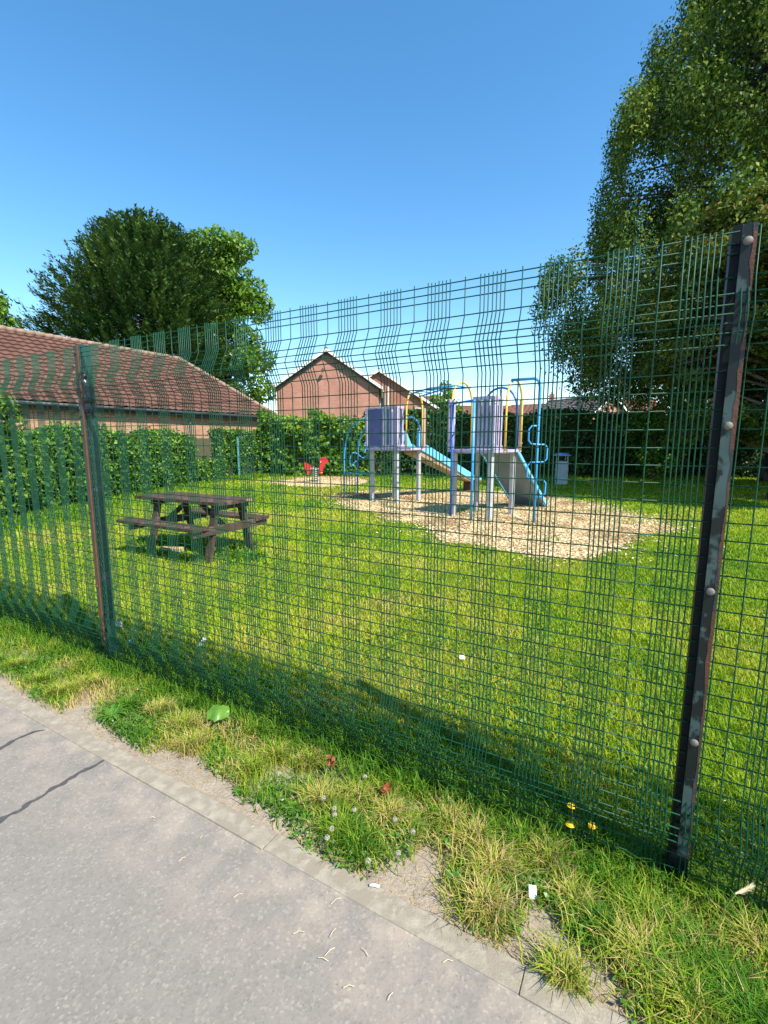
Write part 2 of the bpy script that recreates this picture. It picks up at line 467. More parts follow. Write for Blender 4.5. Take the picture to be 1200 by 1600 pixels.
def np_mesh(name, verts, faces, mat, parent=None, v=None, smooth=False):
    """fast mesh from arrays; faces is (M,k); v is one value per vertex"""
    off = ORIGIN.get(parent.name, Vector((0, 0, 0))) if parent else Vector((0, 0, 0))
    verts = np.asarray(verts, dtype=np.float32) - np.array(off, dtype=np.float32)
    me = bpy.data.meshes.new(name)
    me.vertices.add(len(verts)); me.vertices.foreach_set("co", verts.ravel())
    if not isinstance(faces, list): faces = [faces]
    loops = np.concatenate([f.ravel() for f in faces]).astype(np.int32)
    tot = np.concatenate([np.full(len(f), f.shape[1]) for f in faces]).astype(np.int32)
    st = np.concatenate([[0], np.cumsum(tot)[:-1]]).astype(np.int32)
    me.loops.add(len(loops)); me.loops.foreach_set("vertex_index", loops)
    me.polygons.add(len(tot)); me.polygons.foreach_set("loop_start", st)
    if smooth: me.polygons.foreach_set("use_smooth", np.ones(len(tot), dtype=bool))
    me.update(calc_edges=True)
    me.validate()
    if v is not None:
        at = me.attributes.new("v", 'FLOAT', 'POINT')
        at.data.foreach_set("value", np.asarray(v, dtype=np.float32))
    me.materials.append(mat)
    o = bpy.data.objects.new(name, me)
    COL.objects.link(o)
    if parent:
        o.parent = parent
        ORIGIN[o.name] = off
    return o

def unit(a): return a / np.maximum(np.linalg.norm(a, axis=1, keepdims=True), 1e-9)

def leaf_cards(c, d, nrm, L, W, fold=0.15):
    """little folded diamond leaves: centre, direction, normal, length, width"""
    d = unit(d); s = unit(np.cross(d, nrm)); nn = np.cross(s, d)
    L = L[:, None]; W = W[:, None]
    a = c - d * L * 0.5
    b = c + s * W * 0.5 + nn * W * fold - d * L * 0.05
    t = c + d * L * 0.5
    e = c - s * W * 0.5 + nn * W * fold - d * L * 0.05
    N = len(c)
    vs = np.stack([a, b, t, e], axis=1).reshape(-1, 3)
    fs = np.arange(N * 4).reshape(N, 4)
    return vs, fs

def vnoise(x, y, sc, seed=0):
    """smooth value noise in 0..1"""
    x = np.asarray(x) * sc; y = np.asarray(y) * sc
    def h(i, j):
        n = np.sin(i * 127.1 + j * 311.7 + seed * 74.7) * 43758.5453
        return n - np.floor(n)
    i = np.floor(x); j = np.floor(y); fx = x - i; fy = y - j
    fx = fx * fx * (3 - 2 * fx); fy = fy * fy * (3 - 2 * fy)
    return (h(i, j) * (1 - fx) * (1 - fy) + h(i + 1, j) * fx * (1 - fy) + h(i, j + 1) * (1 - fx) * fy + h(i + 1, j + 1) * fx * fy)

def inpoly(x, y, poly):
    inside = np.zeros(len(x), dtype=bool)
    n = len(poly)
    for i in range(n):
        x1, y1 = poly[i]; x2, y2 = poly[(i + 1) % n]
        c = ((y1 > y) != (y2 > y)) & (x < (x2 - x1) * (y - y1) / (y2 - y1 + 1e-12) + x1)
        inside ^= c
    return inside

# survey of the photograph: a point on the ground seen at pixel (px, py)
def G(px, py, z=0.0):
    X = (px - 600) / 732.0; Y = -(py - 800) / 732.0
    c, s = math.cos(R(PITCH)), math.sin(R(PITCH))
    k = (z - 1.45) / (Y * c - s)
    return (X * k, (c + Y * s) * k)

def fpt(t, d=0.0, z=0.0):
    """point in fence coordinates: t along from near post, d towards the path"""
    p = PR + UF * t + NF * d
    return Vector((p.x, p.y, z))

PRn = np.array([PR.x, PR.y]); UFn = np.array([UF.x, UF.y]); NFn = np.array([NF.x, NF.y])
KERB_D = 0.612; KERB_W = 0.072

def ground_z(t, d):
    """gentle dip under the fence line, small bumps in the verge"""
    z = -0.055 * np.exp(-((d - 0.05) / 0.28) ** 2) - 0.008
    z = z + (vnoise(t, d, 5.0, 3) - 0.5) * 0.03 * np.exp(-((d - 0.2) / 0.35) ** 2)
    z = z + (vnoise(t, d, 0.5, 9) - 0.5) * 0.05 * np.clip((-d - 1.0) / 2.0, 0, 1) * np.clip((30 + d) / 10, 0, 1)
    z = np.where(d > KERB_D - KERB_W - 0.06, np.minimum(z, -0.012), z)
    z = np.where(d > KERB_D - KERB_W + 0.01, -0.06, z)
    z = np.where(d > 3.4, -0.01, z)
    return z

def gz_xy(x, y):
    q = np.stack([np.asarray(x) - PR.x, np.asarray(y) - PR.y], axis=-1)
    return ground_z(q @ UFn, q @ NFn)

# ------------------------------------------------------------------ ground, path, kerb
ts = np.concatenate([[-900, -300, -100, -40, -20, -10], np.arange(-5, 9, 0.07), np.arange(9, 30, 0.5), [32, 36, 40, 50, 70, 100, 300, 900]])
ds = np.concatenate([[-1200, -400, -150, -60, -40], np.arange(-32, -3, 0.5), np.arange(-3, -0.8, 0.15), np.arange(-0.8, 0.62, 0.035), [0.7, 1, 2, 3.3, 3.45, 5, 12, 40, 150, 900]])
TT, DD = np.meshgrid(ts, ds, indexing='ij')
P2 = PRn + TT[..., None] * UFn + DD[..., None] * NFn
Z = ground_z(TT, DD)
gv = np.concatenate([P2, Z[..., None]], axis=-1).reshape(-1, 3)
nt_, nd_ = TT.shape
idx = np.arange(nt_ * nd_).reshape(nt_, nd_)
gf = np.stack([idx[:-1, :-1], idx[:-1, 1:], idx[1:, 1:], idx[1:, :-1]], axis=-1).reshape(-1, 4)
gr = np_mesh("ground", gv, gf, M_ground, smooth=True)
tag(gr, kind='structure')

# path: slab with slightly irregular surface
ts2 = np.concatenate([[-300, -60, -20], np.arange(-6, 10, 0.25), [12, 20, 60, 300]])
ds2 = np.linspace(KERB_D, 3.42, 22)
TT, DD = np.meshgrid(ts2, ds2, indexing='ij')
P2 = PRn + TT[..., None] * UFn + DD[..., None] * NFn
Z = (vnoise(TT, DD, 1.3, 5) - 0.5) * 0.006 * np.clip((DD - KERB_D) / 0.3, 0, 1)
pv = np.concatenate([P2, Z[..., None]], axis=-1).reshape(-1, 3)
idx = np.arange(TT.size).reshape(TT.shape)
pf = np.stack([idx[:-1, :-1], idx[:-1, 1:], idx[1:, 1:], idx[1:, :-1]], axis=-1).reshape(-1, 4)
tag(np_mesh("path", pv, pf, M_asphalt, smooth=True), kind='structure')

k = MB()
t = -6.0
while t < 12:
    L = 0.91
    wob = random.uniform(-0.004, 0.004); up = random.uniform(-0.002, 0.003)
    c = fpt(t + L / 2, KERB_D - KERB_W / 2 + wob, -0.048 + 0.003 + up)
    k.box(c, (L - 0.002, KERB_W + 0.008, 0.10), UF, None, None, chamfer=0.002)
    t += L
tag(k.build("kerb", M_kerb), kind='structure')

def crack(pxs, w):
    pts = [Vector((*G(*p), 0.0)) for p in pxs]
    fine = []
    for a, b in zip(pts[:-1], pts[1:]):
        n = max(3, int((b - a).length / 0.012))
        for i in range(n):
            fine.append(a.lerp(b, i / n))
    fine.append(pts[-1])
    m = MB(); vs = []; fs = []
    n = len(fine)
    for i, p in enumerate(fine):
        t = (fine[min(i + 1, n - 1)] - fine[max(i - 1, 0)]).normalized(); s = Vector((-t.y, t.x, 0))
        wob = (vnoise(np.array([i * 0.13]), np.array([1.0]), 1, 4)[0] - .5) * 0.022 + (vnoise(np.array([i * 0.55]), np.array([2.0]), 1, 6)[0] - .5) * 0.012
        ww = w * (0.05 + 1.4 * vnoise(np.array([i * 0.8]), np.array([0.3]), 1, 8)[0]) * min(1, (i + 2) / 6, (n - i + 1) / 6)
        ww2 = w * (0.05 + 1.4 * vnoise(np.array([i * 0.9]), np.array([7.3]), 1, 2)[0]) * min(1, (i + 2) / 6, (n - i + 1) / 6)
        vs += [p + s * (wob + ww) + V(0, 0, 0.004), p + s * (wob - ww2) + V(0, 0, 0.004)]
        if i: fs.append((2 * i - 2, 2 * i - 1, 2 * i + 1, 2 * i))
    m.add(vs, fs)
    return tag(m.build("path_crack", M_crack), kind='structure')
crack([(-60, 1320), (0, 1285), (30, 1268), (68, 1240), (100, 1222), (130, 1205), (162, 1188)], 0.014)
crack([(-30, 1186), (0, 1171), (20, 1160), (45, 1147), (70, 1140)], 0.010)

# ------------------------------------------------------------------ mesh fence
fence = root("mesh_fence", (PR.x, PR.y, 0), "tall green welded mesh fence on rusty posts beside the path", "fence")
PER = 0.2025
WR = 0.0021
# bend profile of a panel: (z, how far it stands out towards the path)
PROF = [(-0.05, 0.0), (0.095, 0.0), (0.205, 0.046), (0.315, 0.0), (1.695, 0.0), (1.795, 0.046), (1.897, 0.0), (2.04, 0.0)]
def prof_d(z):
    for (z0, d0), (z1, d1) in zip(PROF[:-1], PROF[1:]):
        if z0 <= z <= z1: return d0 + (d1 - d0) * (z - z0) / (z1 - z0)
    return 0.0
HZ = [-0.035, 0.02, 0.075, 0.13, 0.165, 0.203, 0.242, 0.28]
z = 0.335
while z < 1.70: HZ.append(z); z += 0.0548
HZ += [1.72, 1.752, 1.775, 1.797, 1.826, 1.858, 1.906, 1.966, 1.994, 2.022]

def panel(t0, t1, phase, name="mesh_panel"):
    m = MB()
    wires = []
    kk = math.floor((t0 - phase) / PER)
    while True:
        b = phase + kk * PER
        if b > t1: break
        for i in range(7):
            wires.append(b + i * 0.0146)
        wires.append(b + 0.0876 + (PER - 0.0876) / 2)
        kk += 1
    rr = random.Random(int(t0 * 100) + 5)
    for w in wires:
        if w < t0 or w > t1: continue
        w += rr.uniform(-0.0008, 0.0008)
        top = 2.03 + rr.uniform(0, 0.004)
        zs = [(z, d) for z, d in PROF[:-1]] + [(top, 0.0)]
        pts = [fpt(w + rr.uniform(-0.0005, 0.0005), d + 0.0, z) for z, d in zs]
        m.tube(pts, WR, 6)
    n = max(2, int((t1 - t0) / 0.35))
    for z in HZ:
        zz = z + rr.uniform(-0.001, 0.001)
        d = prof_d(z) - 2 * WR * 0.9
        pts = [fpt(t0 + (t1 - t0) * i / n, d, zz + rr.uniform(-0.0012, 0.0012) - 0.003 * math.sin(math.pi * i / n)) for i in range(n + 1)]
        m.tube(pts, WR * 1.05, 6)
    return m.build(name, M_wire, fence, smooth=True)
SP = 3.323
panel(0.0, SP - 0.01, 0.04)
panel(-3.3, -0.008, -0.045 - PER * 20)
panel(SP + 0.012, 2 * SP, SP + 0.05)
panel(2 * SP + 0.012, 3 * SP, 2 * SP + 0.05)

def fence_post(t, mat, clampmat, edge_mat, tape=False):
    p = MB()
    z0, z1 = -0.25, 2.045
    p.box(fpt(t - 0.0115, -0.042, (z0 + z1) / 2), (0.057, 0.06, z1 - z0), UF, NF, V(0, 0, 1))
    post = p.build("post", mat, fence)
    c = MB(); c.box(fpt(t - 0.020, 0.0085, 1.06), (0.034, 0.009, 1.95), UF, NF, V(0, 0, 1))
    c.build("clamp_bar", clampmat, post)
    # flaking rusty edge of the bar: an uneven strip
    e = MB(); vs = []; fs = []
    n = 120
    for i in range(n + 1):
        z = 0.085 + 1.95 * i / n
        w = 0.003 + 0.011 * max(0, vnoise(np.array([z * 6.0]), np.array([t]), 1, 3)[0] - 0.35) + 0.006 * vnoise(np.array([z * 31.0]), np.array([t]), 1, 6)[0]
        s = -1
        a = fpt(t - 0.0375 - 0.0, 0.0138, z); b = fpt(t - 0.0375 + w, 0.0138, z)
        a2 = fpt(t - 0.0375, 0.003, z)
        vs += [a2, a, b]
        if i:
            j = 3 * i
            fs += [(j - 3, j - 2, j + 1, j), (j - 2, j - 1, j + 2, j + 1)]
    e.add(vs, fs); e.build("rusty_edge", edge_mat, post)
    for z in (1.99, 1.495, 1.0, 0.5):
        b = MB()
        prof = [(0.0118, 0), (0.0118, 0.003), (0.0105, 0.0055), (0.007, 0.0075), (0.0025, 0.0083)]
        N = 16; base = fpt(t - 0.018, 0.013, z)
        vs = []
        for r, h in prof:
            for k in range(N):
                a = 2 * math.pi * k / N
                vs.append(base + UF * (r * math.cos(a)) + V(0, 0, r * math.sin(a)) + NF * h)
        fs = []
        for i in range(len(prof) - 1):
            for k in range(N):
                q = (k + 1) % N
                fs.append((i * N + k, i * N + q, (i + 1) * N + q, (i + 1) * N + k))
        fs.append(tuple((len(prof) - 1) * N + k for k in range(N)))
        b.add(vs, fs); b.build("bolt", M_bolt if mat is M_postdark else M_rustdark, post, smooth=True)
    if tape:
        tp = MB()
        pts = []; 
        rs = []
        for i in range(15):
            z = 1.60 + 0.27 * i / 14
            pts.append(fpt(t - 0.012 + 0.006 * math.sin(i * 1.7), -0.03, z)); rs.append(0.043 + 0.006 * math.sin(i * 2.3 + 1))
        tp.tube(pts, rs, 10)
        tp.build("tape_wrap", M_tape, post, smooth=True)
    return post
fence_post(0.0, M_postdark, M_clamp, M_rustdark)
fence_post(SP, M_postgreen, M_greenrust, M_rust, tape=True)
fence_post(2 * SP, M_postgreen, M_clamp, M_rust)
fence_post(-SP, M_postdark, M_clamp, M_rustdark)

# ------------------------------------------------------------------ wood chip beds
CHIP = [G(*p) for p in [(515, 777), (535, 769), (600, 766), (690, 768), (780, 769), (850, 772), (905, 783), (945, 793), (985, 805), (1035, 815), (1042, 828), (1005, 838), (975, 856), (930, 868), (890, 876), (840, 873), (790, 863), (735, 852), (690, 838), (640, 820), (590, 808), (550, 792)]]
CHIP2 = [G(*p) for p in [(420, 754), (455, 747), (510, 744.5), (560, 745), (578, 750), (560, 757), (500, 762), (450, 760)]]
def wobble(poly, amp, n=6, seed=0):
    out = []
    for i in range(len(poly)):
        a = np.array(poly[i]); b = np.array(poly[(i + 1) % len(poly)])
        for k in range(n):
            p = a + (b - a) * k / n
            q = vnoise(np.array([p[0]]), np.array([p[1]]), 2.3, seed)[0] - 0.5
            q2 = vnoise(np.array([p[0]]), np.array([p[1]]), 2.9, seed + 5)[0] - 0.5
            out.append((p[0] + q * amp, p[1] + q2 * amp))
    return out
CHIPW = wobble(CHIP, 0.5, 6, 1); CHIP2W = wobble(CHIP2, 0.4, 6, 2)
def chip_bed(poly, n):
    xs = [p[0] for p in poly]; ys = [p[1] for p in poly]
    m = MB()
    cx, cy = sum(xs) / len(xs), sum(ys) / len(ys)
    # fan of rings so that it follows the ground
    rings = 12; N = len(poly); vs = [(cx, cy, 0.012)]
    for r in range(1, rings + 1):
        for p in poly:
            x = cx + (p[0] - cx) * r / rings; y = cy + (p[1] - cy) * r / rings
            z = float(gz_xy(np.array([x]), np.array([y]))[0]) + (0.025 if r < rings else -0.02)
            vs.append((x, y, z))
    fs = [(0, 1 + i, 1 + (i + 1) % N) for i in range(N)]
    for r in range(rings - 1):
        for i in range(N):
            j = (i + 1) % N
            fs.append((1 + r * N + i, 1 + (r + 1) * N + i, 1 + (r + 1) * N + j, 1 + r * N + j))
    m.add(vs, fs)
    tag(m.build("chip_bed", M_chipbed, smooth=True), kind='structure')
    x = rng.uniform(min(xs) - .3, max(xs) + .3, n * 2); y = rng.uniform(min(ys) - .3, max(ys) + .3, n * 2)
    jit = rng.normal(0, 1, (2, n * 2)) * (0.08 + 0.28 * (rng.uniform(0, 1, n * 2) < .25))
    k = inpoly(x + jit[0], y + jit[1], poly)
    x = x[k][:n]; y = y[k][:n]; M = len(x)
    z = gz_xy(x, y) + 0.03 + rng.uniform(0, 0.015, M)
    c = np.stack([x, y, z], 1)
    a = rng.uniform(0, 2 * np.pi, M)
    d = np.stack([np.cos(a), np.sin(a), rng.normal(0, .25, M)], 1)
    nr = np.stack([rng.normal(0, .35, M), rng.normal(0, .35, M), np.ones(M)], 1)
    vs, fs = leaf_cards(c, d, nr, rng.uniform(.02, .06, M), rng.uniform(.012, .03, M), 0.1)
    dirt = np.clip(vnoise(x, y, 1.1, 41) * .6 + vnoise(x, y, 3.3, 42) * .4 - .5, 0, 1) * 2.2 + .8 * np.exp(-((x + .75) ** 2 + (y - 12.3) ** 2) / .5)
    v = np.repeat(np.clip(rng.uniform(0, 1, M) - dirt, 0, 1), 4)
    return vs, fs, v
a1 = chip_bed(CHIPW, 70000); a2 = chip_bed(CHIP2W, 9000)
ch = np_mesh("wood_chips", np.concatenate([a1[0], a2[0]]), np.concatenate([a1[1], a2[1] + len(a1[0])]), L_chip, v=np.concatenate([a1[2], a2[2]]))
tag(ch, "pale yellow wood chips spread under the climbing frame and spring rider", "wood chips", kind='stuff')

# ------------------------------------------------------------------ grass
def blades(x, y, h, w, v, bend=0.5, zoff=0.0, dirs=None, name="grass", mat=None, upr=1.0):
    N = len(x)
    z = gz_xy(x, y) + zoff
    a = rng.uniform(0, 2 * np.pi, N) if dirs is None else dirs
    lean = rng.uniform(0.15, 1.0, N) * bend * h
    side = a + np.pi / 2 + rng.normal(0, .4, N)
    sx, sy = np.cos(side) * w / 2, np.sin(side) * w / 2
    lx, ly = np.cos(a) * lean, np.sin(a) * lean
    b1 = np.stack([x - sx, y - sy, z], 1); b2 = np.stack([x + sx, y + sy, z], 1)
    m1 = np.stack([x - sx * .8 + lx * .35, y - sy * .8 + ly * .35, z + h * .55 * upr], 1)
    m2 = np.stack([x + sx * .8 + lx * .35, y + sy * .8 + ly * .35, z + h * .55 * upr], 1)
    tp = np.stack([x + lx, y + ly, z + h * (1 - .35 * bend) * upr], 1)
    vs = np.stack([b1, b2, m2, m1, tp], 1).reshape(-1, 3)
    i = np.arange(N) * 5
    q = np.stack([i, i + 1, i + 2, i + 3], 1); t = np.stack([i + 3, i + 2, i + 4], 1)
    return vs, [q, t], np.repeat(v, 5)

def merge(parts):
    vs = []; q = []; t = []; vv = []; b = 0
    for p in parts:
        vs.append(p[0]); q.append(p[1][0] + b); t.append(p[1][1] + b); vv.append(p[2]); b += len(p[0])
    return np.concatenate(vs), [np.concatenate(q), np.concatenate(t)], np.concatenate(vv)

def field(n, D0, D1, xm):
    """random points in front of the camera between two depths, behind the fence"""
    y = rng.uniform(D0, D1, n); x = rng.uniform(-1, 1, n) * (y * xm + 0.8)
    d = (np.stack([x - PR.x, y - PR.y], 1) @ NFn)
    k = (d < -0.02) & ~inpoly(x, y, CHIPW) & ~inpoly(x, y, CHIP2W)
    # stay on the lawn: inside ivy fence on the left, hedge at the back
    k &= (x > -7.4 + (y < 7) * -5.0) & (y < 20.6)
    return x[k], y[k]

def lawn_v(x, y):
    n = 0.5 * vnoise(x, y, 0.55, 1) + 0.3 * vnoise(x, y, 2.2, 2) + 0.2 * vnoise(x, y, 7, 3)
    # the near lawn is dry and yellowish, the middle lusher
    v = 0.60 + (n - 0.5) * 1.0
    v += 0.10 * np.exp(-((np.stack([x - PR.x, y - PR.y], 1) @ NFn) / 2.2) ** 2)
    return np.clip(v + rng.normal(0, 0.14, len(x)), 0, 1)

parts = []
for n, D0, D1, hh, ww in ((150000, 1.0, 3.2, 0.036, 0.0042), (150000, 3.2, 5.5, 0.04, 0.006), (120000, 5.5, 9, 0.045, 0.010), (110000, 9, 14, 0.05, 0.016), (80000, 14, 20.6, 0.055, 0.024)):
    x, y = field(n, D0, D1, 0.95)
    M = len(x)
    h = hh * rng.uniform(0.5, 1.5, M) * (0.7 + 0.7 * vnoise(x, y, 1.1, 12))
    parts.append(blades(x, y, h, ww * rng.uniform(.7, 1.3, M), lawn_v(x, y), 0.8))
# clover / daisy leaf rosettes in the turf: darker small flat leaves
vs, fs, vv = merge(parts)
tag(np_mesh("lawn_grass", vs, fs, L_lawn, v=vv), "short sunlit mown lawn behind the green fence", "grass", kind='stuff')

# verge: outline of the turf edge between kerb and fence
EDGE = [(-60, 1035), (0, 1062), (50, 1098), (100, 1122), (128, 1108), (150, 1106), (143, 1136), (205, 1172), (235, 1192), (262, 1178), (300, 1188), (345, 1225), (368, 1232), (385, 1262), (425, 1279), (470, 1322), (481, 1340), (511, 1377), (560, 1378), (600, 1362), (640, 1348), (655, 1318), (688, 1322), (700, 1415), (745, 1468), (812, 1470), (815, 1425), (838, 1410), (880, 1440), (905, 1490), (960, 1510), (985, 1590), (1040, 1680), (1300, 2000)]
edge = [G(x, y - (13 if x < 460 else 6)) for x, y in EDGE]
verge_poly = edge + [tuple(fpt(-1.8, -0.35).xy), tuple(fpt(6.5, -0.35).xy), tuple(fpt(6.5, 0.45).xy)]
def verge_points(n, t0=-1.5, t1=7.0, d0=-0.32, d1=0.62):
    t = rng.uniform(t0, t1, n); d = rng.uniform(d0, d1, n)
    P = PRn + t[:, None] * UFn + d[:, None] * NFn
    jit = rng.normal(0, 0.018, (2, n))
    k = inpoly(P[:, 0] + jit[0], P[:, 1] + jit[1], verge_poly)
    return P[k, 0], P[k, 1], t[k], d[k]
def verge_v(x, y, t, d):
    n = 0.55 * vnoise(x, y, 3.0, 21) + 0.45 * vnoise(x, y, 7.5, 22)
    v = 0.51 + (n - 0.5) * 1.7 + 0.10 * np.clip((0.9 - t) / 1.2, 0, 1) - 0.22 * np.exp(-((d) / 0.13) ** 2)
    return np.clip(v + rng.normal(0, .13, len(x)), 0, 1)
parts = []
x, y, t, d = verge_points(110000)
M = len(x)
dens = vnoise(x, y, 4.2, 31); k = rng.uniform(0, 1, M) < 0.12 + 1.15 * dens
x, y, t, d = x[k], y[k], t[k], d[k]; M = len(x)
h = (0.03 + 0.055 * vnoise(x, y, 3.4, 32)) * rng.uniform(.5, 1.5, M)
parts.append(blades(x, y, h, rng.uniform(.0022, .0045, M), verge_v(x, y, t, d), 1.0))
# tussocks of longer arching grass
tuss = [(95, 1080, 1), (60, 1062, .8), (285, 1130, 1), (250, 1105, .9), (300, 1160, .8), (430, 1170, .8), (560, 1240, .9), (500, 1250, 1), (610, 1270, .8), (560, 1320, 1), (530, 1300, .9), (640, 1290, .6), (755, 1420, 1.1), (770, 1350, 1), (740, 1300, .9), (700, 1270, .8), (880, 1530, .9), (1010, 1420, 1.2), (1000, 1500, 1.2), (1080, 1480, 1.2), (1120, 1400, 1.2), (1150, 1560, 1.1), (950, 1370, 1), (1080, 1580, 1), (1190, 1470, 1.2), (980, 1330, 1), (300, 1090, .7), (200, 1100, .7), (400, 1130, .7), (480, 1180, .8), (1190, 1390, 1), (860, 1330, .9), (1050, 1530, 1), (900, 1400, .9), (940, 1440, .9), (820, 1300, .9), (30, 1040, .8), (150, 1060, .8), (1180, 1600, 1.2), (390, 1200, .6)]
for px, py, s in tuss:
    gx, gy = G(px, py)
    n = int(620 * s)
    r = rng.gamma(2.0, 0.022 * s, n); a = rng.uniform(0, 2 * np.pi, n)
    x = gx + r * np.cos(a); y = gy + r * np.sin(a)
    base = rng.choice([.25, .55, .75, .85, .95]) + rng.uniform(-.06, .06)
    q = np.stack([x - PR.x, y - PR.y], 1)
    dd = q @ NFn
    kk = dd < KERB_D - KERB_W + 0.03
    x, y, a = x[kk], y[kk], a[kk]; n = len(x)
    v = np.clip(base + rng.normal(0, .2, n) - .25 * (rng.uniform(0, 1, n) < .3), 0, 1)
    h = rng.uniform(.04, .12, n) * (0.7 + .3 * s)
    parts.append(blades(x, y, h, rng.uniform(.002, .0042, n), v, 1.05, dirs=a + rng.normal(0, 1.5, n)))
# long uncut stems at the mesh foot, dark tone paints in its shadow
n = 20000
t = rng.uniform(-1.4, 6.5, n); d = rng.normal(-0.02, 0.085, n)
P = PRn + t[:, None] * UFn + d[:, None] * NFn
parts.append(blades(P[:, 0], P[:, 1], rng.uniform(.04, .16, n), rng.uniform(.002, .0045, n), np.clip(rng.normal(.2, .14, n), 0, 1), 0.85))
# dry bits on the bare soil and over the kerb
n = 2600
t = rng.uniform(-1.5, 5.5, n); d = rng.uniform(0.25, KERB_D - .03, n)
P = PRn + t[:, None] * UFn + d[:, None] * NFn
k = vnoise(P[:, 0], P[:, 1], 6, 77) > .5
P = P[k]; n = len(P)
parts.append(blades(P[:, 0], P[:, 1], rng.uniform(.012, .04, n), rng.uniform(.0015, .003, n), rng.uniform(.7, 1, n), 1.6))
# extra grass just inside the mesh, coloured dark as the fence's shadow strip
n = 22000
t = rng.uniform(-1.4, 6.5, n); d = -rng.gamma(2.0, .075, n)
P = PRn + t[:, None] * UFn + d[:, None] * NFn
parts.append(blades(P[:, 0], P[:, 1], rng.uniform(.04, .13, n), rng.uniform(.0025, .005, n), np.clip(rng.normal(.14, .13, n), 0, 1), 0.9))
# dead thatch on the bare soil
n = 9000
t = rng.uniform(-1.5, 5.5, n); d = rng.uniform(0.15, KERB_D + .05, n)
P = PRn + t[:, None] * UFn + d[:, None] * NFn
k = vnoise(P[:, 0], P[:, 1], 8, 78) + rng.normal(0, .12, n) > .56
P = P[k]; n = len(P)
parts.append(blades(P[:, 0], P[:, 1], rng.uniform(.004, .012, n), rng.uniform(.001, .0025, n), rng.uniform(.8, 1, n), 5.0))
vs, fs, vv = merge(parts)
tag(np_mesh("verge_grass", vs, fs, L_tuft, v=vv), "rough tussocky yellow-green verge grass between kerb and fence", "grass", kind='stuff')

# low clover and other small leaves knitted through verge and near lawn
def ground_leaves(x, y, hh, L0, L1):
    n = len(x)
    C = np.stack([x, y, gz_xy(x, y) + rng.uniform(.3, 1, n) * hh], 1)
    D = unit(rng.normal(0, 1, (n, 3)) * np.array([1, 1, .35])); NN = unit(rng.normal(0, .4, (n, 3)) + np.array([0, 0, 1.]))
    L = rng.uniform(L0, L1, n)
    return leaf_cards(C, D, NN, L, L * rng.uniform(.35, .75, n), .2)
x, y, t, d = verge_points(60000)
k = vnoise(x, y, 5.5, 91) + rng.normal(0, .1, len(x)) > .5
g1 = ground_leaves(x[k], y[k], .045, .010, .026)
x2, y2 = field(90000, 1.0, 5.5, 0.95)
k2 = vnoise(x2, y2, 2.4, 92) + rng.normal(0, .1, len(x2)) > .52
g2 = ground_leaves(x2[k2], y2[k2], .03, .012, .03)
vv = np.clip(rng.normal(.5, .3, len(g1[0]) // 4 + len(g2[0]) // 4), 0, 1)
tag(np_mesh("low_weeds", np.concatenate([g1[0], g2[0]]), np.concatenate([g1[1], g2[1] + len(g1[0])]), L_weed, v=np.repeat(vv, 4)), "clover and small-leaved weeds knitted through the grass by the fence", "ground cover", kind='stuff')

# longer grass along the hedge and ivy bottoms
parts = []
for (xa, ya), (xb, yb), sp, n, hh in (((-7.0, 8.0), (-6.5, 16.4), .3, 7000, .2), ((-6.3, 17.0), (-4.6, 20.5), .3, 3000, .25), ((-4.8, 20.3), (14, 19.3), .35, 14000, .2), ((-3.6, 6.9), (-1.5, 5.6), .12, 900, .14), ((-6.9, 6.5), (-6.6, 9), .5, 4000, .3)):
    s = rng.uniform(0, 1, n); o = rng.normal(0, sp, (2, n))
    x = xa + (xb - xa) * s + o[0]; y = ya + (yb - ya) * s + o[1]
    parts.append(blades(x, y, rng.uniform(.3, 1, n) * hh, rng.uniform(.012, .028, n), np.clip(rng.normal(.3, .17, n), 0, 1), .7))
# weeds coming up through the chips
for px, py, sx, sy, n in ((728, 800, .16, .14, 260), (520, 782, .22, .12, 300), (590, 790, .3, .1, 150), (760, 862, .2, .08, 160), (960, 800, .5, .25, 700), (850, 845, .12, .06, 70), (1010, 815, .4, .2, 500)):
    gx, gy = G(px, py); x = rng.normal(gx, sx, n); y = rng.normal(gy, sy, n)
    parts.append(blades(x, y, rng.uniform(.03, .10, n), rng.uniform(.008, .016, n), np.clip(rng.normal(.35, .2, n), 0, 1), .8, zoff=.01))
# round the feet of the picnic table
for cx, cy in ((-2.95, 5.95), (-2.3, 5.6), (-3.4, 6.6), (-1.75, 5.75), (-2.0, 6.3)):
    n = 260; x = rng.normal(cx, .13, n); y = rng.normal(cy, .1, n)
    parts.append(blades(x, y, rng.uniform(.05, .15, n), rng.uniform(.005, .009, n), np.clip(rng.normal(.2, .12, n), 0, 1), .7))
vs, fs, vv = merge(parts)
tag(np_mesh("long_grass", vs, fs, L_lawn, v=vv), "uncut long grass along the foot of hedges and picnic table", "grass", kind='stuff')

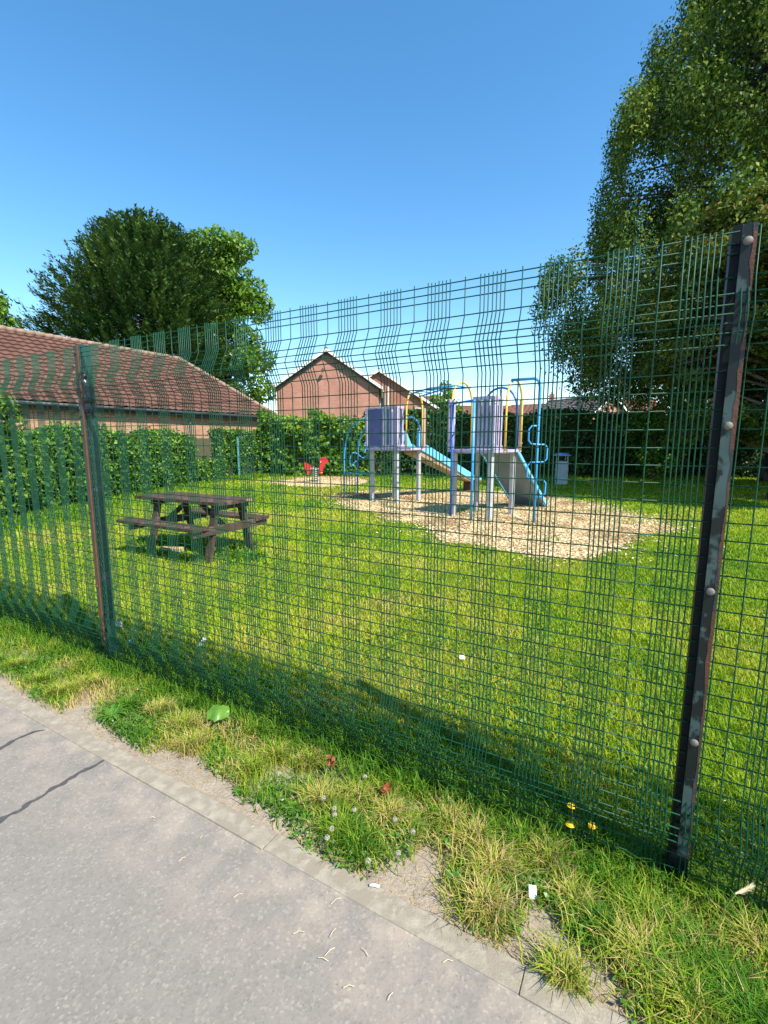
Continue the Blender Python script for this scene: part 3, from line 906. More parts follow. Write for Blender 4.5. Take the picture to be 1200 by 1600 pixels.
# ------------------------------------------------------------------ small plants and litter
def rosette(px, py, n, L, W, label, name="weed_plant", group=None, seed=0, up=0.35):
    gx, gy = G(px, py)
    z0 = float(gz_xy(np.array([gx]), np.array([gy]))[0])
    o = root(name, (gx, gy, z0), label, "weed", group)
    rr = random.Random(seed)
    m_v = []; m_f = []; vv = []
    n = int(n * 2.2); L *= .72; W *= .6
    for i in range(n):
        a = 2 * math.pi * i / n + rr.uniform(-.4, .4)
        l = L * rr.uniform(.6, 1.1); w = W * rr.uniform(.7, 1.1)
        seg = 9; base = len(m_v)
        for s in range(seg + 1):
            f = s / seg
            r = f * l; h = l * up * math.sin(f * math.pi * .75) + .008
            ww = w * math.sin(math.pi * min(1, f * .9 + .08)) * (1 + 1.0 * ((s % 2) - .5)) * .5
            ca, sa = math.cos(a), math.sin(a)
            for q in (-1, 0, 1):
                m_v.append((gx + ca * r - sa * ww * q, gy + sa * r + ca * ww * q, z0 + h + abs(q) * ww * .25))
                vv.append(rr.uniform(.2, .9) if s == 0 and q == -1 else (vv[-1] if vv else .5))
        for s in range(seg):
            b = base + s * 3
            m_f += [(b, b + 1, b + 4, b + 3), (b + 1, b + 2, b + 5, b + 4)]
    np_mesh("leaves", np.array(m_v), np.array(m_f), L_weed, o, v=np.array(vv))
    return o
weeds = [(175, 1120, 12, .13, .028, "dark green toothed weed rosette beside the bare soil at the kerb's left end"),
         (205, 1075, 14, .14, .03, "bright leafy weed clump just below the far fence post"),
         (270, 1140, 10, .11, .02, "spiky narrow-leaved weed between two yellow tussocks"),
         (470, 1260, 12, .1, .03, "low toothed weed rosette among dandelion clocks nearest the kerb"),
         (380, 1235, 9, .07, .02, "small weed rosette rooted at the turf edge beside the kerb"),
         (990, 1320, 11, .17, .022, "long-leaved weed at the foot of the near fence post"),
         (720, 1220, 12, .13, .03, "dark weed growing through the mesh foot right of the dead leaves"),
         (660, 1200, 10, .12, .03, "leafy weed behind the upper dead leaf at the fence foot")]
for i, (px, py, n, L, W, lb) in enumerate(weeds):
    rosette(px, py, n, L, W, lb, seed=i, group="weeds in the verge")

# one big burdock leaf
gx, gy = G(343, 1122); z0 = float(gz_xy(np.array([gx]), np.array([gy]))[0])
bd = root("burdock_plant", (gx, gy, z0), "single broad pale green leaf standing above the verge near the fence", "weed")
st = MB(); st.tube([(gx, gy, z0), (gx + .01, gy - .01, z0 + .05), (gx + .0, gy - .02, z0 + .09)], [.004, .003, .002], 6); st.build("stem", M_stem, bd)
bv = []; bf = []
for i in range(9):
    f = i / 8 + (.012 if i % 2 else -.012); w = .052 * math.sin(math.pi * (0.12 + .86 * f)) ** .7
    for q in (-1, -.5, 0, .5, 1):
        bv.append((gx - .055 + .115 * f, gy - .02 + q * w * .8 + .015 * math.sin(f * 9), z0 + .095 + .02 * math.sin(f * 3) - abs(q) * .012 + q * .02 + (.005 if i % 2 else -.004) * abs(q) + (.006 if q == 0 else 0)))
for i in range(8):
    for j in range(4):
        b = i * 5 + j; bf.append((b, b + 5, b + 6, b + 1))
np_mesh("leaf_blade", np.array(bv), np.array(bf), L_weed, bd, v=np.full(len(bv), 1.0), smooth=True)

def dandelion(px, py, h, label):
    gx, gy = G(px, py, h)
    z0 = float(gz_xy(np.array([gx]), np.array([gy]))[0])
    o = root("dandelion", (gx, gy, z0), label, "flower", "yellow dandelions at the fence")
    s = MB(); s.tube([(gx, gy, z0), (gx + .006, gy, z0 + h * .5), (gx, gy, z0 + h)], .0018, 6); s.build("stem", M_stem, o)
    vs = []; fs = []
    for ring, (r, n, up) in enumerate(((.017, 26, .004), (.013, 22, .008), (.008, 14, .011))):
        for i in range(n):
            a = 2 * math.pi * i / n + ring; w = .0026
            ca, sa = math.cos(a), math.sin(a); b = len(vs)
            zc = z0 + h
            vs += [(gx - sa * w * .5, gy + ca * w * .5, zc), (gx + sa * w * .5, gy - ca * w * .5, zc),
                   (gx + ca * r + sa * w, gy + sa * r - ca * w, zc + up), (gx + ca * r - sa * w, gy + sa * r + ca * w, zc + up)]
            fs.append((b, b + 1, b + 2, b + 3))
    m = MB(); m.add(vs, fs); m.lathe((gx, gy, z0 + h + .002), [(.012, 0), (.010, .006), (.004, .009)], 12); m.build("flower_head", M_petal, o)
dandelion(893, 1266, .10, "large open yellow dandelion at the foot of the mesh")
dandelion(895, 1240, .12, "smaller yellow dandelion just above the large one")
dandelion(927, 1268, .09, "tiny yellow dandelion right of the large one")

def clock(px, py, h, first=[None]):
    gx, gy = G(px, py, h)
    z0 = float(gz_xy(np.array([gx]), np.array([gy]))[0])
    if first[0] is None:
        o = root("dandelion_clock", (0, 0, 0), "round whitish dandelion seed head in the verge grass", "flower", "dandelion seed heads in the verge", local=True)
        s = MB(); s.tube([(0, 0, 0), (.004, 0, .05), (0, 0, .095)], .0014, 5); s.build("stem", M_stem, o)
        s = MB()
        rr = random.Random(3)
        for i in range(120):
            z = rr.uniform(-1, 1); a = rr.uniform(0, 6.283); r = math.sqrt(1 - z * z)
            d = Vector((r * math.cos(a), r * math.sin(a), z)); c = Vector((0, 0, .095))
            e = d.orthogonal().normalized(); f = d.cross(e)
            p = c + d * .0095
            s.add([p + e * .0013, p + f * .0013, p - e * .0013, p - f * .0013, c + d * .004], [(0, 1, 2, 3), (0, 1, 4), (2, 3, 4)])
        s.build("seed_head", M_fluff, o)
        first[0] = o
    else:
        src = first[0]
        o = src.copy(); COL.objects.link(o)
        for c in src.children:
            q = c.copy(); COL.objects.link(q); q.parent = o
    o.location = (gx, gy, z0 + random.uniform(-.03, 0)); o.rotation_euler = (0, 0, random.uniform(0, 6))
    o.scale = (1, 1, 1)
for p in [(570, 1193), (436, 1202), (522, 1252), (553, 1254), (523, 1267), (518, 1294), (511, 1301), (575, 1334), (617, 1262), (622, 1331), (645, 1294), (505, 1240)]:
    clock(p[0], p[1], .085)

def dead_leaf(px, py, label, s, seed):
    gx, gy = G(px, py, .05); rr = random.Random(seed)
    m = MB()
    for k in range(7):
        c = V(gx + rr.uniform(-.015, .015) * s, gy + rr.uniform(-.015, .015) * s, rr.uniform(.02, .05))
        a = Vector((rr.uniform(-1, 1), rr.uniform(-1, 1), rr.uniform(-.3, .8))).normalized(); b = a.orthogonal().normalized()
        n = a.cross(b)
        L = .02 * s; W = .011 * s
        vs = [c - a * L, c - a * L * .3 + b * W + n * .004, c + a * L * .5 + b * W * .8 - n * .004, c + a * L, c + a * L * .5 - b * W * .8 + n * .003, c - a * L * .3 - b * W - n * .004]
        m.add(vs, [(0, 1, 2, 5), (5, 2, 3, 4)])
    tag(m.build("dead_leaf", M_deadleaf), label, "leaf", "dead leaves in the verge")
dead_leaf(517, 1182, "crumpled red-brown dead leaf by the fence foot, left of the pair", .85, 1)
dead_leaf(602, 1226, "darker curled dead leaf by the fence foot, right of the pair", .9, 2)

gx, gy = G(832, 1401)
m = MB(); m.add([V(gx - .014, gy - .008, .008), V(gx + .009, gy - .012, .012), V(gx + .014, gy + .010, .03), V(gx - .008, gy + .016, .028), V(gx - .010, gy + .013, .002)], [(0, 1, 2, 3), (0, 3, 4)])
m.prism([V(gx - .012, gy - .008, .001), V(gx + .009, gy - .011, .001), V(gx + .012, gy + .008, .001), V(gx - .010, gy + .010, .001)], (0, 0, .006))
tag(m.build("paper_scrap", M_paper), "folded white paper scrap on bare soil beside the grass", "litter")
gx, gy = G(585, 1388)
m = MB(); m.tube([(gx - .016, gy + .002, .01), (gx + .0, gy, .0125), (gx + .016, gy - .003, .01)], .0045, 10)
tag(m.build("cigarette_end", M_paper, smooth=True), "small white cigarette end on the kerb below the turf", "litter")
for px, py, s, lb in ((319, 1002, .016, "white litter fleck on the lawn right of the silver can"), (313, 1009, .010, "smaller white litter fleck under the larger one on the lawn"), (203, 1005, .011, "white litter fleck at the fence foot by the far post"), (722, 1030, .018, "white litter fleck on the lawn behind the middle of the fence")):
    gx, gy = G(px, py, .02); m = MB()
    m.add([V(gx - s, gy - s * .5, .03), V(gx + s * .9, gy - s * .7, .035), V(gx + s, gy + s * .6, .05), V(gx, gy + s, .04), V(gx - s * .8, gy + s * .6, .045)], [(0, 1, 2, 3, 4)])
    m.prism([V(gx - s, gy - s * .5, .024), V(gx + s, gy - s * .5, .024), V(gx + s, gy + s * .5, .03), V(gx - s, gy + s * .5, .03)], (0, 0, .006))
    tag(m.build("litter_fleck", M_paper), lb, "litter", "white litter flecks")
# crushed can
gx, gy = G(178, 978, .04)
can = root("drink_can", (gx, gy, 0), "crushed silver and purple drinks can lying behind the far post", "can")
a = V(gx - .045, gy + .02, .05); b = V(gx + .055, gy - .015, .058)
m = MB(); m.tube([a.lerp(b, f) for f in (0, .06, .2, .4, .6, .8, .94, 1)], [.024, .031, .033, .027, .024, .031, .032, .024], 14); m.build("body", M_can, can, smooth=True)
m = MB(); m.tube([b, b + (b - a).normalized() * .004], [.0235, .022], 14); m.build("rim", M_steel, can)

# dry stalks on the path
stalk_px = [(372, 1402, .5), (285, 1345, .9), (505, 1502, -.3), (515, 1490, .7), (395, 1295, .4), (520, 1460, 1.0), (315, 1310, 1.3), (545, 1545, .1), (570, 1490, -.8), (525, 1410, .6), (467, 1460, .2), (238, 1280, .1), (610, 1560, .9), (700, 1505, .1)]
for i, (px, py, a) in enumerate(stalk_px):
    gx, gy = G(px, py); L = random.uniform(.007, .018); m = MB()
    m.tube([(gx - L * math.cos(a), gy - L * math.sin(a), .006), (gx, gy + .003, .0085), (gx + L * math.cos(a), gy + L * math.sin(a), .006)], .0009, 5)
    tag(m.build("dry_stalk", M_stalk), "short pale dry grass stalk lying on the asphalt path", "straw", "dry stalks on the path")

# barley-like seed head by the near post
gx, gy = G(1120, 1440)
bar = root("wild_barley", (gx, gy, 0), "pale bristly grass seed head leaning right of the near post", "grass stem")
m = MB(); m.tube([(gx, gy, -.02), (gx + .02, gy, .05), (gx + .05, gy + .0, .10)], .0015, 5); m.build("stem", M_stem, bar)
m = MB()
for i in range(70):
    f = random.random(); c = V(gx + .05 + .035 * f, gy, .10 + .022 * f)
    d = Vector((1.2, random.uniform(-.5, .5), random.uniform(.0, 1.0))).normalized(); L = .022; s = d.orthogonal().normalized() * .0009
    m.add([c - s, c + s, c + d * L], [(0, 1, 2)])
m.tube([(gx + .045, gy, .098), (gx + .065, gy, .11), (gx + .088, gy, .124)], [.002, .0042, .001], 8)
m.build("seed_spike", M_stalk, bar)

# ------------------------------------------------------------------ picnic table
pt = root("picnic_table", (-2.54, 6.20, -0.02), "dark brown A-frame picnic table with joined benches on the lawn", "picnic table", rz=R(-29.4), local=True)
def planks(n, w, gap, L, y0, z, th, name, parent=pt):
    m = MB()
    for i in range(n):
        y = y0 + (i - (n - 1) / 2) * (w + gap)
        m.box((random.uniform(-.008, .008), y, z + random.uniform(-.001, .001)), (L, w, th), chamfer=.004)
    return m.build(name, M_bench, parent)
planks(5, .114, .007, 1.62, 0, .725, .045, "tabletop")
planks(2, .118, .007, 1.50, -.50, .445, .042, "bench_seat")
planks(2, .118, .007, 1.50, .50, .445, .042, "bench_seat")
for x in (-.50, .70):
    m = MB(); m.beam((x, -.60, .40), (x, .60, .40), .045, .10, chamfer=.004); m.build("cross_beam", M_bench, pt)
    m = MB(); m.beam((x, -.27, .68), (x, .27, .68), .045, .08, chamfer=.004); m.build("top_bearer", M_bench, pt)
    for s in (-1, 1):
        m = MB(); m.beam((x - .047 * (1 if x > 0 else -1), s * .36, -.02), (x - .047 * (1 if x > 0 else -1), s * .20, .70), .045, .11, up=(1, 0, 0), chamfer=.004); m.build("leg", M_bench, pt)
for s in (-1, 1):
    m = MB(); m.beam((s * .10, 0, .69), (s * .56, 0, .40), .07, .045, chamfer=.004); m.build("brace", M_bench, pt)
m = MB(); m.box((.815, .20, .728), (.012, .12, .036)); m.build("worn_end", M_benchcut, pt)
gx, gy = G(270, 862)
m = MB(); m.beam((gx - .16, gy + .02, .03), (gx + .14, gy - .04, .035), .10, .06, chamfer=.006)
tag(m.build("loose_board", M_woodlog), "short loose pale board lying in the grass under the picnic bench", "board")

# ------------------------------------------------------------------ climbing frame
FA = V(.72, -.69, 0).normalized(); FB = V(.69, .72, 0).normalized()
C1 = V(.28, 11.46, 0); C2 = V(1.93, 9.10, 0)
pf_ = root("climbing_frame", (1.1, 10.3, 0), "two-tower purple, blue and yellow climbing frame with slide on wood chips", "climbing frame")
PZ = 1.30; TOPZ = 2.22
def corners(c, h=.5):
    return {'L': c - FA * h - FB * h, 'F': c + FA * h - FB * h, 'R': c + FA * h + FB * h, 'B': c - FA * h + FB * h}
def at(p, z): return Vector((p.x, p.y, z))
def leg(c, k):
    p = corners(c, .40)[k]
    m = MB(); m.beam(at(p, -.1), at(p, PZ - .03), .085, .085, up=FA, chamfer=.008); m.build("leg", M_legs, pf_)
def tower(c):
    m = MB(); m.box(at(c, PZ - .02), (1.02, 1.02, .05), FA, FB, V(0, 0, 1)); m.build("deck", M_lav, pf_)
    m = MB(); m.box(at(c, PZ - .055), (.9, .9, .03), FA, FB, V(0, 0, 1)); m.build("deck_underside", M_legs, pf_)
    for k in 'LFRB':
        leg(c, k)
        p = corners(c, .485)[k]
        m = MB(); m.beam(at(p, PZ + .005), at(p, TOPZ + .02), .055, .055, up=FA, chamfer=.005)
        m.build("corner_post", M_beige if k == 'R' else M_lav, pf_)
def on(p, q, f, z, off=0.0, nrm=None):
    r = p.lerp(q, f); r = at(r, z)
    return r + (nrm * off if nrm else V(0, 0, 0))
def solid(c, k1, k2, f0, f1):
    co = corners(c, .485); a = on(co[k1], co[k2], f0, 0); b = on(co[k1], co[k2], f1, 0)
    m = MB(); m.beam(at(a, (PZ + TOPZ) / 2 + .02), at(b, (PZ + TOPZ) / 2 + .02), .02, TOPZ - PZ - .06); m.build("solid_panel", M_purple, pf_)
    m = MB(); m.beam(at(a, TOPZ), at(b, TOPZ), .04, .035); m.beam(at(a, PZ + .03), at(b, PZ + .03), .04, .03)
    m.beam(at(b, PZ + .04), at(b, TOPZ - .02), .032, .032, up=FA); m.build("panel_trim", M_lav, pf_)
def slats(c, k1, k2, f0, f1, n):
    co = corners(c, .485); a = on(co[k1], co[k2], f0, 0); b = on(co[k1], co[k2], f1, 0)
    m = MB(); m.beam(at(a, TOPZ), at(b, TOPZ), .035, .06); m.beam(at(a, PZ + .05), at(b, PZ + .05), .035, .06)
    for i in range(n):
        p = a.lerp(b, (i + .5) / n); m.beam(at(p, PZ + .06), at(p, TOPZ - .01), (b - a).length / n * .45, .02, up=(b - a).normalized().cross(V(0, 0, 1)))
    m.build("slat_panel", M_lav, pf_)
    m = MB(); p = (a + b) / 2; nrm = (b - a).normalized().cross(V(0, 0, 1))
    if nrm.dot(p - c) > 0: nrm = -nrm
    for i in range(n - 1):
        p = a.lerp(b, (i + 1) / n) + nrm * .03
        if i % 2 == 0: m.beam(at(p, PZ + .06), at(p, TOPZ - .03), (b - a).length / n * .6, .012, up=nrm)
    if m.v: m.build("purple_slat", M_purple, pf_)
def arch(c, k1, k2, f0, f1, z0, z1, mat, r=.021, out=0.03):
    co = corners(c, .5); a = on(co[k1], co[k2], f0, 0); b = on(co[k1], co[k2], f1, 0)
    n = ((a + b) / 2 - c); n.z = 0; n.normalize()
    pts = [at(a, z0), at(a, z1 - .55)]
    for i in range(1, 13):
        th = math.pi * i / 13
        f = .5 - .5 * math.cos(th)
        p = a.lerp(b, f); pts.append(at(p, z1 - .55 + .55 * math.sin(th) ** .75))
    pts += [at(b, z1 - .55), at(b, z0)]
    pts = [p + n * out for p in pts]
    m = MB(); m.tube(pts, r, 10); return m.build("arch", mat, pf_, smooth=True), pts
tower(C1); tower(C2)
solid(C1, 'L', 'F', .02, .56); slats(C1, 'L', 'F', .58, .98, 3); slats(C1, 'F', 'R', .03, .25, 2)
arch(C1, 'F', 'R', .28, .86, PZ - .02, 2.63, M_yellow)
slats(C1, 'L', 'B', .55, .97, 4)
arch(C1, 'B', 'R', .15, .85, PZ, 2.05, M_blue, r=.018)
slats(C2, 'L', 'F', .54, .98, 5); slats(C2, 'F', 'R', .03, .30, 3)
_, ap = arch(C2, 'F', 'R', .34, .92, PZ - .02, 2.57, M_yellow)
arch(C2, 'L', 'B', .15, .85, PZ, 2.60, M_yellow)
arch(C2, 'B', 'R', .12, .88, PZ, 2.50, M_dblue)
slats(C2, 'B', 'R', .0, .10, 1)
# beam rails at the top of the solid sides
# monkey bars
m = MB()
a1_ = C1 + FA * .5; b1_ = C2 - FA * .5
for s in (-.22, .22):
    m.tube([at(a1_ + FB * (s + .05), 2.50), at((a1_ + b1_) / 2 + FB * s, 2.56), at(b1_ + FB * s, 2.52)], .017, 8)
m.build("overhead_rail", M_blue, pf_, smooth=True)
for i in range(6):
    p = a1_.lerp(b1_, (i + .6) / 6.2); m = MB(); m.tube([at(p - FB * .22, 2.545), at(p + FB * .22, 2.545)], .013, 8); m.build("overhead_rung", M_blue, pf_, smooth=True)
# bolt caps where the panels meet the corner posts
for c in (C1, C2):
    for kk in 'LFR':
        p = corners(c, .485)[kk]; nn = (p - c); nn.z = 0; nn.normalize()
        for z in (PZ + .12, TOPZ - .10):
            m = MB(); b = at(p, z) + nn * .036; m.tube([b, b + nn * .012], [.016, .011], 8)
            m.build("bolt_cap", M_steel, pf_, smooth=True)
# slide
S0 = C1 + FB * .5 + FA * .03; S1 = C1 + FB * 3.0 + FA * .03
zt = PZ + .0; zb = .36; E = S1 + FB * .45
top, bot, end = at(S0, zt), at(S1, zb), at(E, zb - .02)
for s in (-1, 1):
    o = FA * (.23 * s)
    poly = [top + o + V(0, 0, .42), top + o + FB * .12 + V(0, 0, .40), top + o + FB * .30 + V(0, 0, .10), bot + o + V(0, 0, .18), bot + o + FB * .1 + V(0, 0, .08), end + o + V(0, 0, .08), end + o + V(0, 0, -.0), bot + o, top + o - V(0, 0, .0)]
    m = MB(); m.prism([p - FA * .0125 for p in poly], FA * .025); m.build("slide_side", M_slide, pf_)
m = MB(); m.prism([top - FA * .215 + V(0, 0, .03), bot - FA * .215 + V(0, 0, .03), end - FA * .215 + V(0, 0, .03), end - FA * .215, bot - FA * .215, top - FA * .215], FA * .43); m.build("slide_bed", M_steel, pf_)
m = MB(); m.prism([top - FA * .205 - V(0, 0, .14), top - FA * .205 - V(0, 0, .003), bot - FA * .205 - V(0, 0, .003), bot - FA * .205 - V(0, 0, .05)], FA * .41); m.build("slide_underside", M_slideunder, pf_)
m = MB(); m.box(at(E - FB * .2, .16), (.3, .3, .34), FA, FB); m.build("slide_foot", M_rustdark, pf_)
# arched climber on the far left of the left tower
m2 = []
for s in (-.24, .24):
    base = C1 - FA * 1.62 + FB * s
    pts = [at(base, -.1), at(base, .9), at(base + FA * .05, 1.35), at(base + FA * .18, 1.68), at(base + FA * .42, 1.92), at(base + FA * .75, 2.02), at(C1 - FA * .5 + FB * s, 2.02)]
    # smooth it
    for _ in range(2):
        q = [pts[0]]
        for a, b in zip(pts[:-1], pts[1:]): q += [a.lerp(b, .25), a.lerp(b, .75)]
        q.append(pts[-1]); pts = q
    m = MB(); m.tube(pts, .021, 8); m.build("climber_rail", M_blue, pf_, smooth=True)
base = C1 - FA * 1.62
pts = []
for i in range(60):
    f = i / 59; th = f * math.pi * 4
    q = base + FA * (.05 + 1.0 * f ** 1.3)
    pts.append(at(q + FB * (.22 * math.cos(th)), .75 + .62 * math.sin(f * math.pi * .5) + .12 * math.sin(th * 2)))
m = MB(); m.tube(pts, .016, 8); m.build("wavy_rung", M_blue, pf_, smooth=True)
m = MB(); m.tube([at(base - FB * .24, .62), at(base + FB * .24, .62)], .016, 8); m.tube([at(base + FB * -.24, .62), at(C1 - FA * .44 - FB * .3, .66)], .016, 8); m.build("cross_bar", M_blue, pf_, smooth=True)
# blue ladder frame on the near left face of the right tower
q0 = V(1.285, 8.93, 0); q1 = V(1.60, 8.50, 0)
for q in (q0, q1):
    m = MB(); m.tube([at(q, -.1), at(q, 2.17)], .024, 10); m.build("ladder_post", M_blue if q is q1 else M_dblue, pf_, smooth=True)
m = MB(); m.tube([at(q0, 2.15), at(q1, 2.18)], .018, 8); m.tube([at(q0, 2.12), at(corners(C2, .485)['L'], 2.12)], .015, 8); m.tube([at(q1, 2.12), at(corners(C2, .485)['L'].lerp(corners(C2, .485)['F'], .55), 2.12)], .015, 8); m.build("ladder_top_bar", M_dblue, pf_, smooth=True)
for z in (.45, .80):
    m = MB(); m.tube([at(q0, z), at(q1, z + .01)], .014, 8); m.build("ladder_rung", M_steel, pf_, smooth=True)
m = MB(); p = corners(C2, .485)['L'].lerp(corners(C2, .485)['F'], .57); m.beam(at(p, PZ), at(p, TOPZ), .05, .05, up=FA); 
p = corners(C2, .485)['L'].lerp(corners(C2, .485)['F'], .10); m.beam(at(p, PZ), at(p, TOPZ), .05, .05, up=FA); m.build("door_post", M_lav, pf_)
# leaning climbing wall
w0 = C2 + FB * .52; w1 = C2 + FB * 2.0
def wl(o, f, lift=0.0): return at((w0 + FA * o).lerp(w1 + FA * o, f), (PZ - .03) * (1 - f) + .02 + lift)
m = MB(); m.prism([wl(-.40, 0, -.03), wl(.36, 0, -.03), wl(.36, 1, -.03), wl(-.40, 1, -.03)], (0, 0, .03)); m.build("climbing_wall", M_climb, pf_)
for o in (.40, -.44):
    m = MB(); m.beam(wl(o, 0, .02), wl(o, 1, .02), .04, .06); m.beam(wl(o, 1, .03), wl(o, 1, -.12), .04, .04, up=FA); m.build("wall_side_rail", M_slide, pf_)
for o, f in ((.25, .3), (.1, .62), (.28, .75), (-.2, .5), (-.1, .25)):
    b = wl(o, f, .015); m = MB(); m.lathe(b, [(.035, 0), (.045, .02), (.035, .045), (.012, .055)], 10); m.build("climbing_hold", M_white, pf_, smooth=True)
apex = at(C2 + FB * .5, 2.48)
m = MB()
end_ = wl(0.05, .25, .03); pts = [apex.lerp(end_, i / 30) + V(.008 * math.sin(i * 1.9), 0, 0) for i in range(31)]
m.tube(pts, [.011 if i % 2 else .006 for i in range(31)], 6); m.build("rope", M_rope, pf_)
# snake pole on the right
SB = V(2.68, 8.27, 0)
toward = (at(C2 + FA * .53, 0) - SB); toward.normalize()
pts = [at(SB, -.15), at(SB, 1.3), at(SB + toward * .0, 2.38), at(SB + toward * .03, 2.48), at(SB + toward * .10, 2.53), at(C2 + FA * .53, 2.55)]
m = MB(); m.tube(pts, .026, 10); m.build("pole", M_blue, pf_, smooth=True)
sd_ = V(1, .05, 0).normalized()
seq = [(0, 1.72), (-.12, 1.72), (-.17, 1.66), (-.17, 1.47), (-.12, 1.41), (0, 1.40), (.12, 1.40), (.17, 1.35), (.17, 1.15), (.12, 1.10), (0, 1.09), (-.12, 1.09), (-.17, 1.03), (-.17, .85), (-.12, .79), (0, .79), (.12, .79), (.17, .73), (.17, .55), (.12, .49), (0, .47)]
pts = [SB + sd_ * a + V(0, 0, z) - V(0, .03, 0) for a, z in seq]
m = MB(); m.tube(pts, .015, 8); m.build("snake_bar", M_blue, pf_, smooth=True)

# ------------------------------------------------------------------ spring rider
gx, gy = G(493, 754)
sr = root("spring_rider", (gx, gy, 0), "small red spring rider on a patch of pale wood chips", "spring rider")
m = MB(); m.box((gx, gy, .03), (.32, .32, .03)); m.build("base_plate", M_steel, sr)
m = MB(); m.tube([(gx + .10 * math.cos(i * .5), gy + .10 * math.sin(i * .5), .05 + .42 * i / 75) for i in range(76)], .014, 6); m.build("spring", M_steel, sr, smooth=True)
m = MB(); m.box((gx, gy, .50), (.52, .16, .05), chamfer=.01); m.build("seat_board", M_steel, sr)
def flat(poly, y0, th): return [V(gx + a, y0, b) for a, b in poly]
m = MB()
for y0 in (gy - .10, gy + .07):
    m.prism(flat([(.13, .34), (.24, .30), (.29, .50), (.33, .66), (.46, .72), (.44, .84), (.30, .92), (.20, .84), (.15, .6)], y0, .03), (0, .03, 0))
m.build("front_panel", M_red, sr)
m = MB()
for y0 in (gy - .10, gy + .07):
    m.prism(flat([(-.20, .30), (-.27, .29), (-.38, .60), (-.36, .72), (-.25, .66), (-.16, .60), (-.14, .45)], y0, .03), (0, .03, 0))
m.build("back_panel", M_red, sr)
m = MB(); m.tube([(gx + .22, gy - .22, .74), (gx + .22, gy + .22, .74)], .014, 8); m.build("handlebar", M_white, sr)
m = MB(); m.tube([(gx + .24, gy - .2, .36), (gx + .24, gy + .2, .36)], .014, 8); m.build("footrest", M_yellow, sr)

# ------------------------------------------------------------------ bin
gx, gy = G(876, 757)
bn = root("litter_bin", (gx, gy, 0), "grey square litter bin under a blue-grey domed hood by the hedge", "bin")
m = MB(); m.beam((gx, gy, 0), (gx, gy, .80), .40, .40, up=(0.3, 1, 0), chamfer=.02); m.build("body", M_bin, bn)
m = MB(); m.lathe((gx, gy, .97), [(.26, 0), (.30, .012), (.29, .035), (.2, .075), (.1, .1), (.02, .105)], 20); m.build("hood", M_binlid, bn, smooth=True)
for s in ((-.17, -.13), (.13, -.17), (.17, .13), (-.13, .17)):
    m = MB(); m.tube([(gx + s[0], gy + s[1], .78), (gx + s[0], gy + s[1], .98)], .018, 8); m.build("support", M_steel, bn)
m = MB(); m.lathe((gx, gy, .802), [(.15, 0), (.15, .02), (.13, .02), (.13, .004)], 16); m.build("opening_rim", M_fascia, bn)

# ------------------------------------------------------------------ foliage builders
def tree_trunk(m, base, h, r, lean=(0, 0), n=10):
    pts = [base + V(lean[0] * f + .15 * r * math.sin(f * 7), lean[1] * f + .15 * r * math.cos(f * 5), h * f) for f in [i / n for i in range(n + 1)]]
    m.tube(pts, [max(.02, r * (1.15 - .95 * i / n)) * (1.35 if i == 0 else 1) for i in range(n + 1)], 10)
    return pts

def clump_tree(name, base, label, cat, mat, clumps, leaf_len, per, trunk_h, trunk_r, group=None, bark=None, droop=0.0, strand=0.0, vfun=None, flat=.8, seed=1, wid=.6, shell=.35):
    """clumps: list of (centre, radius xyz). leaves sit mostly near each clump's surface"""
    o = root(name, tuple(base), label, cat, group)
    rr = random.Random(seed)
    m = MB(); pts = tree_trunk(m, Vector(base), trunk_h, trunk_r)
    for c, rad in clumps:
        if rr.random() < .75:
            s = min(pts, key=lambda p: (p - (Vector(c) - V(0, 0, rad[2] * 1.5))).length)
            e = Vector(c); mid = s.lerp(e, .5) + V(rr.uniform(-.2, .2), rr.uniform(-.2, .2), .12 * (e - s).length)
            m.tube([s, s.lerp(mid, .6), mid, mid.lerp(e, .6), e], [min(.1, trunk_r * .3), min(.07, trunk_r * .22), min(.045, trunk_r * .15), min(.028, trunk_r * .1), .008], 6)
    m.build("trunk", bark or M_bark, o, smooth=True)
    C = []; Dn = []; NN = []; vv = []
    for i, (c, rad) in enumerate(clumps):
        n = int(per * (rad[0] * rad[1] + rad[0] * rad[2]) / 2)
        d = unit(rng.normal(0, 1, (n, 3)))
        rr_ = (1 - shell * rng.uniform(0, 1, n) ** .8)[:, None]
        rr_ = rr_ * (1 + .22 * (vnoise(d[:, 0] * 3 + i, d[:, 1] * 3 + d[:, 2] * 2, 1.3, i)[:, None] - .5) * 2)
        P = np.array(c) + d * np.array(rad) * rr_
        if strand: P[:, 2] -= rng.exponential(strand, n) * (rng.uniform(0, 1, n) < .6)
        C.append(P)
        dr = unit(rng.normal(0, 1, (n, 3)) + d * .6 + np.array([0, 0, -droop]))
        Dn.append(dr)
        NN.append(unit(rng.normal(0, .55, (n, 3)) + d * .8 + np.array([0, 0, .45])))
        cv = rr.uniform(-.14, .14)
        v = .5 + cv + rng.normal(0, .2, n)
        if vfun: v = vfun(P, v, i, d)
        vv.append(np.clip(v, 0, 1))
    C = np.concatenate(C); Dn = np.concatenate(Dn); NN = np.concatenate(NN); vv = np.concatenate(vv)
    N = len(C)
    vs, fs = leaf_cards(C, Dn, NN, leaf_len * rng.uniform(.6, 1.3, N), leaf_len * wid * rng.uniform(.7, 1.2, N))
    np_mesh("crown", vs, fs, mat, o, v=np.repeat(vv, 4))
    return o

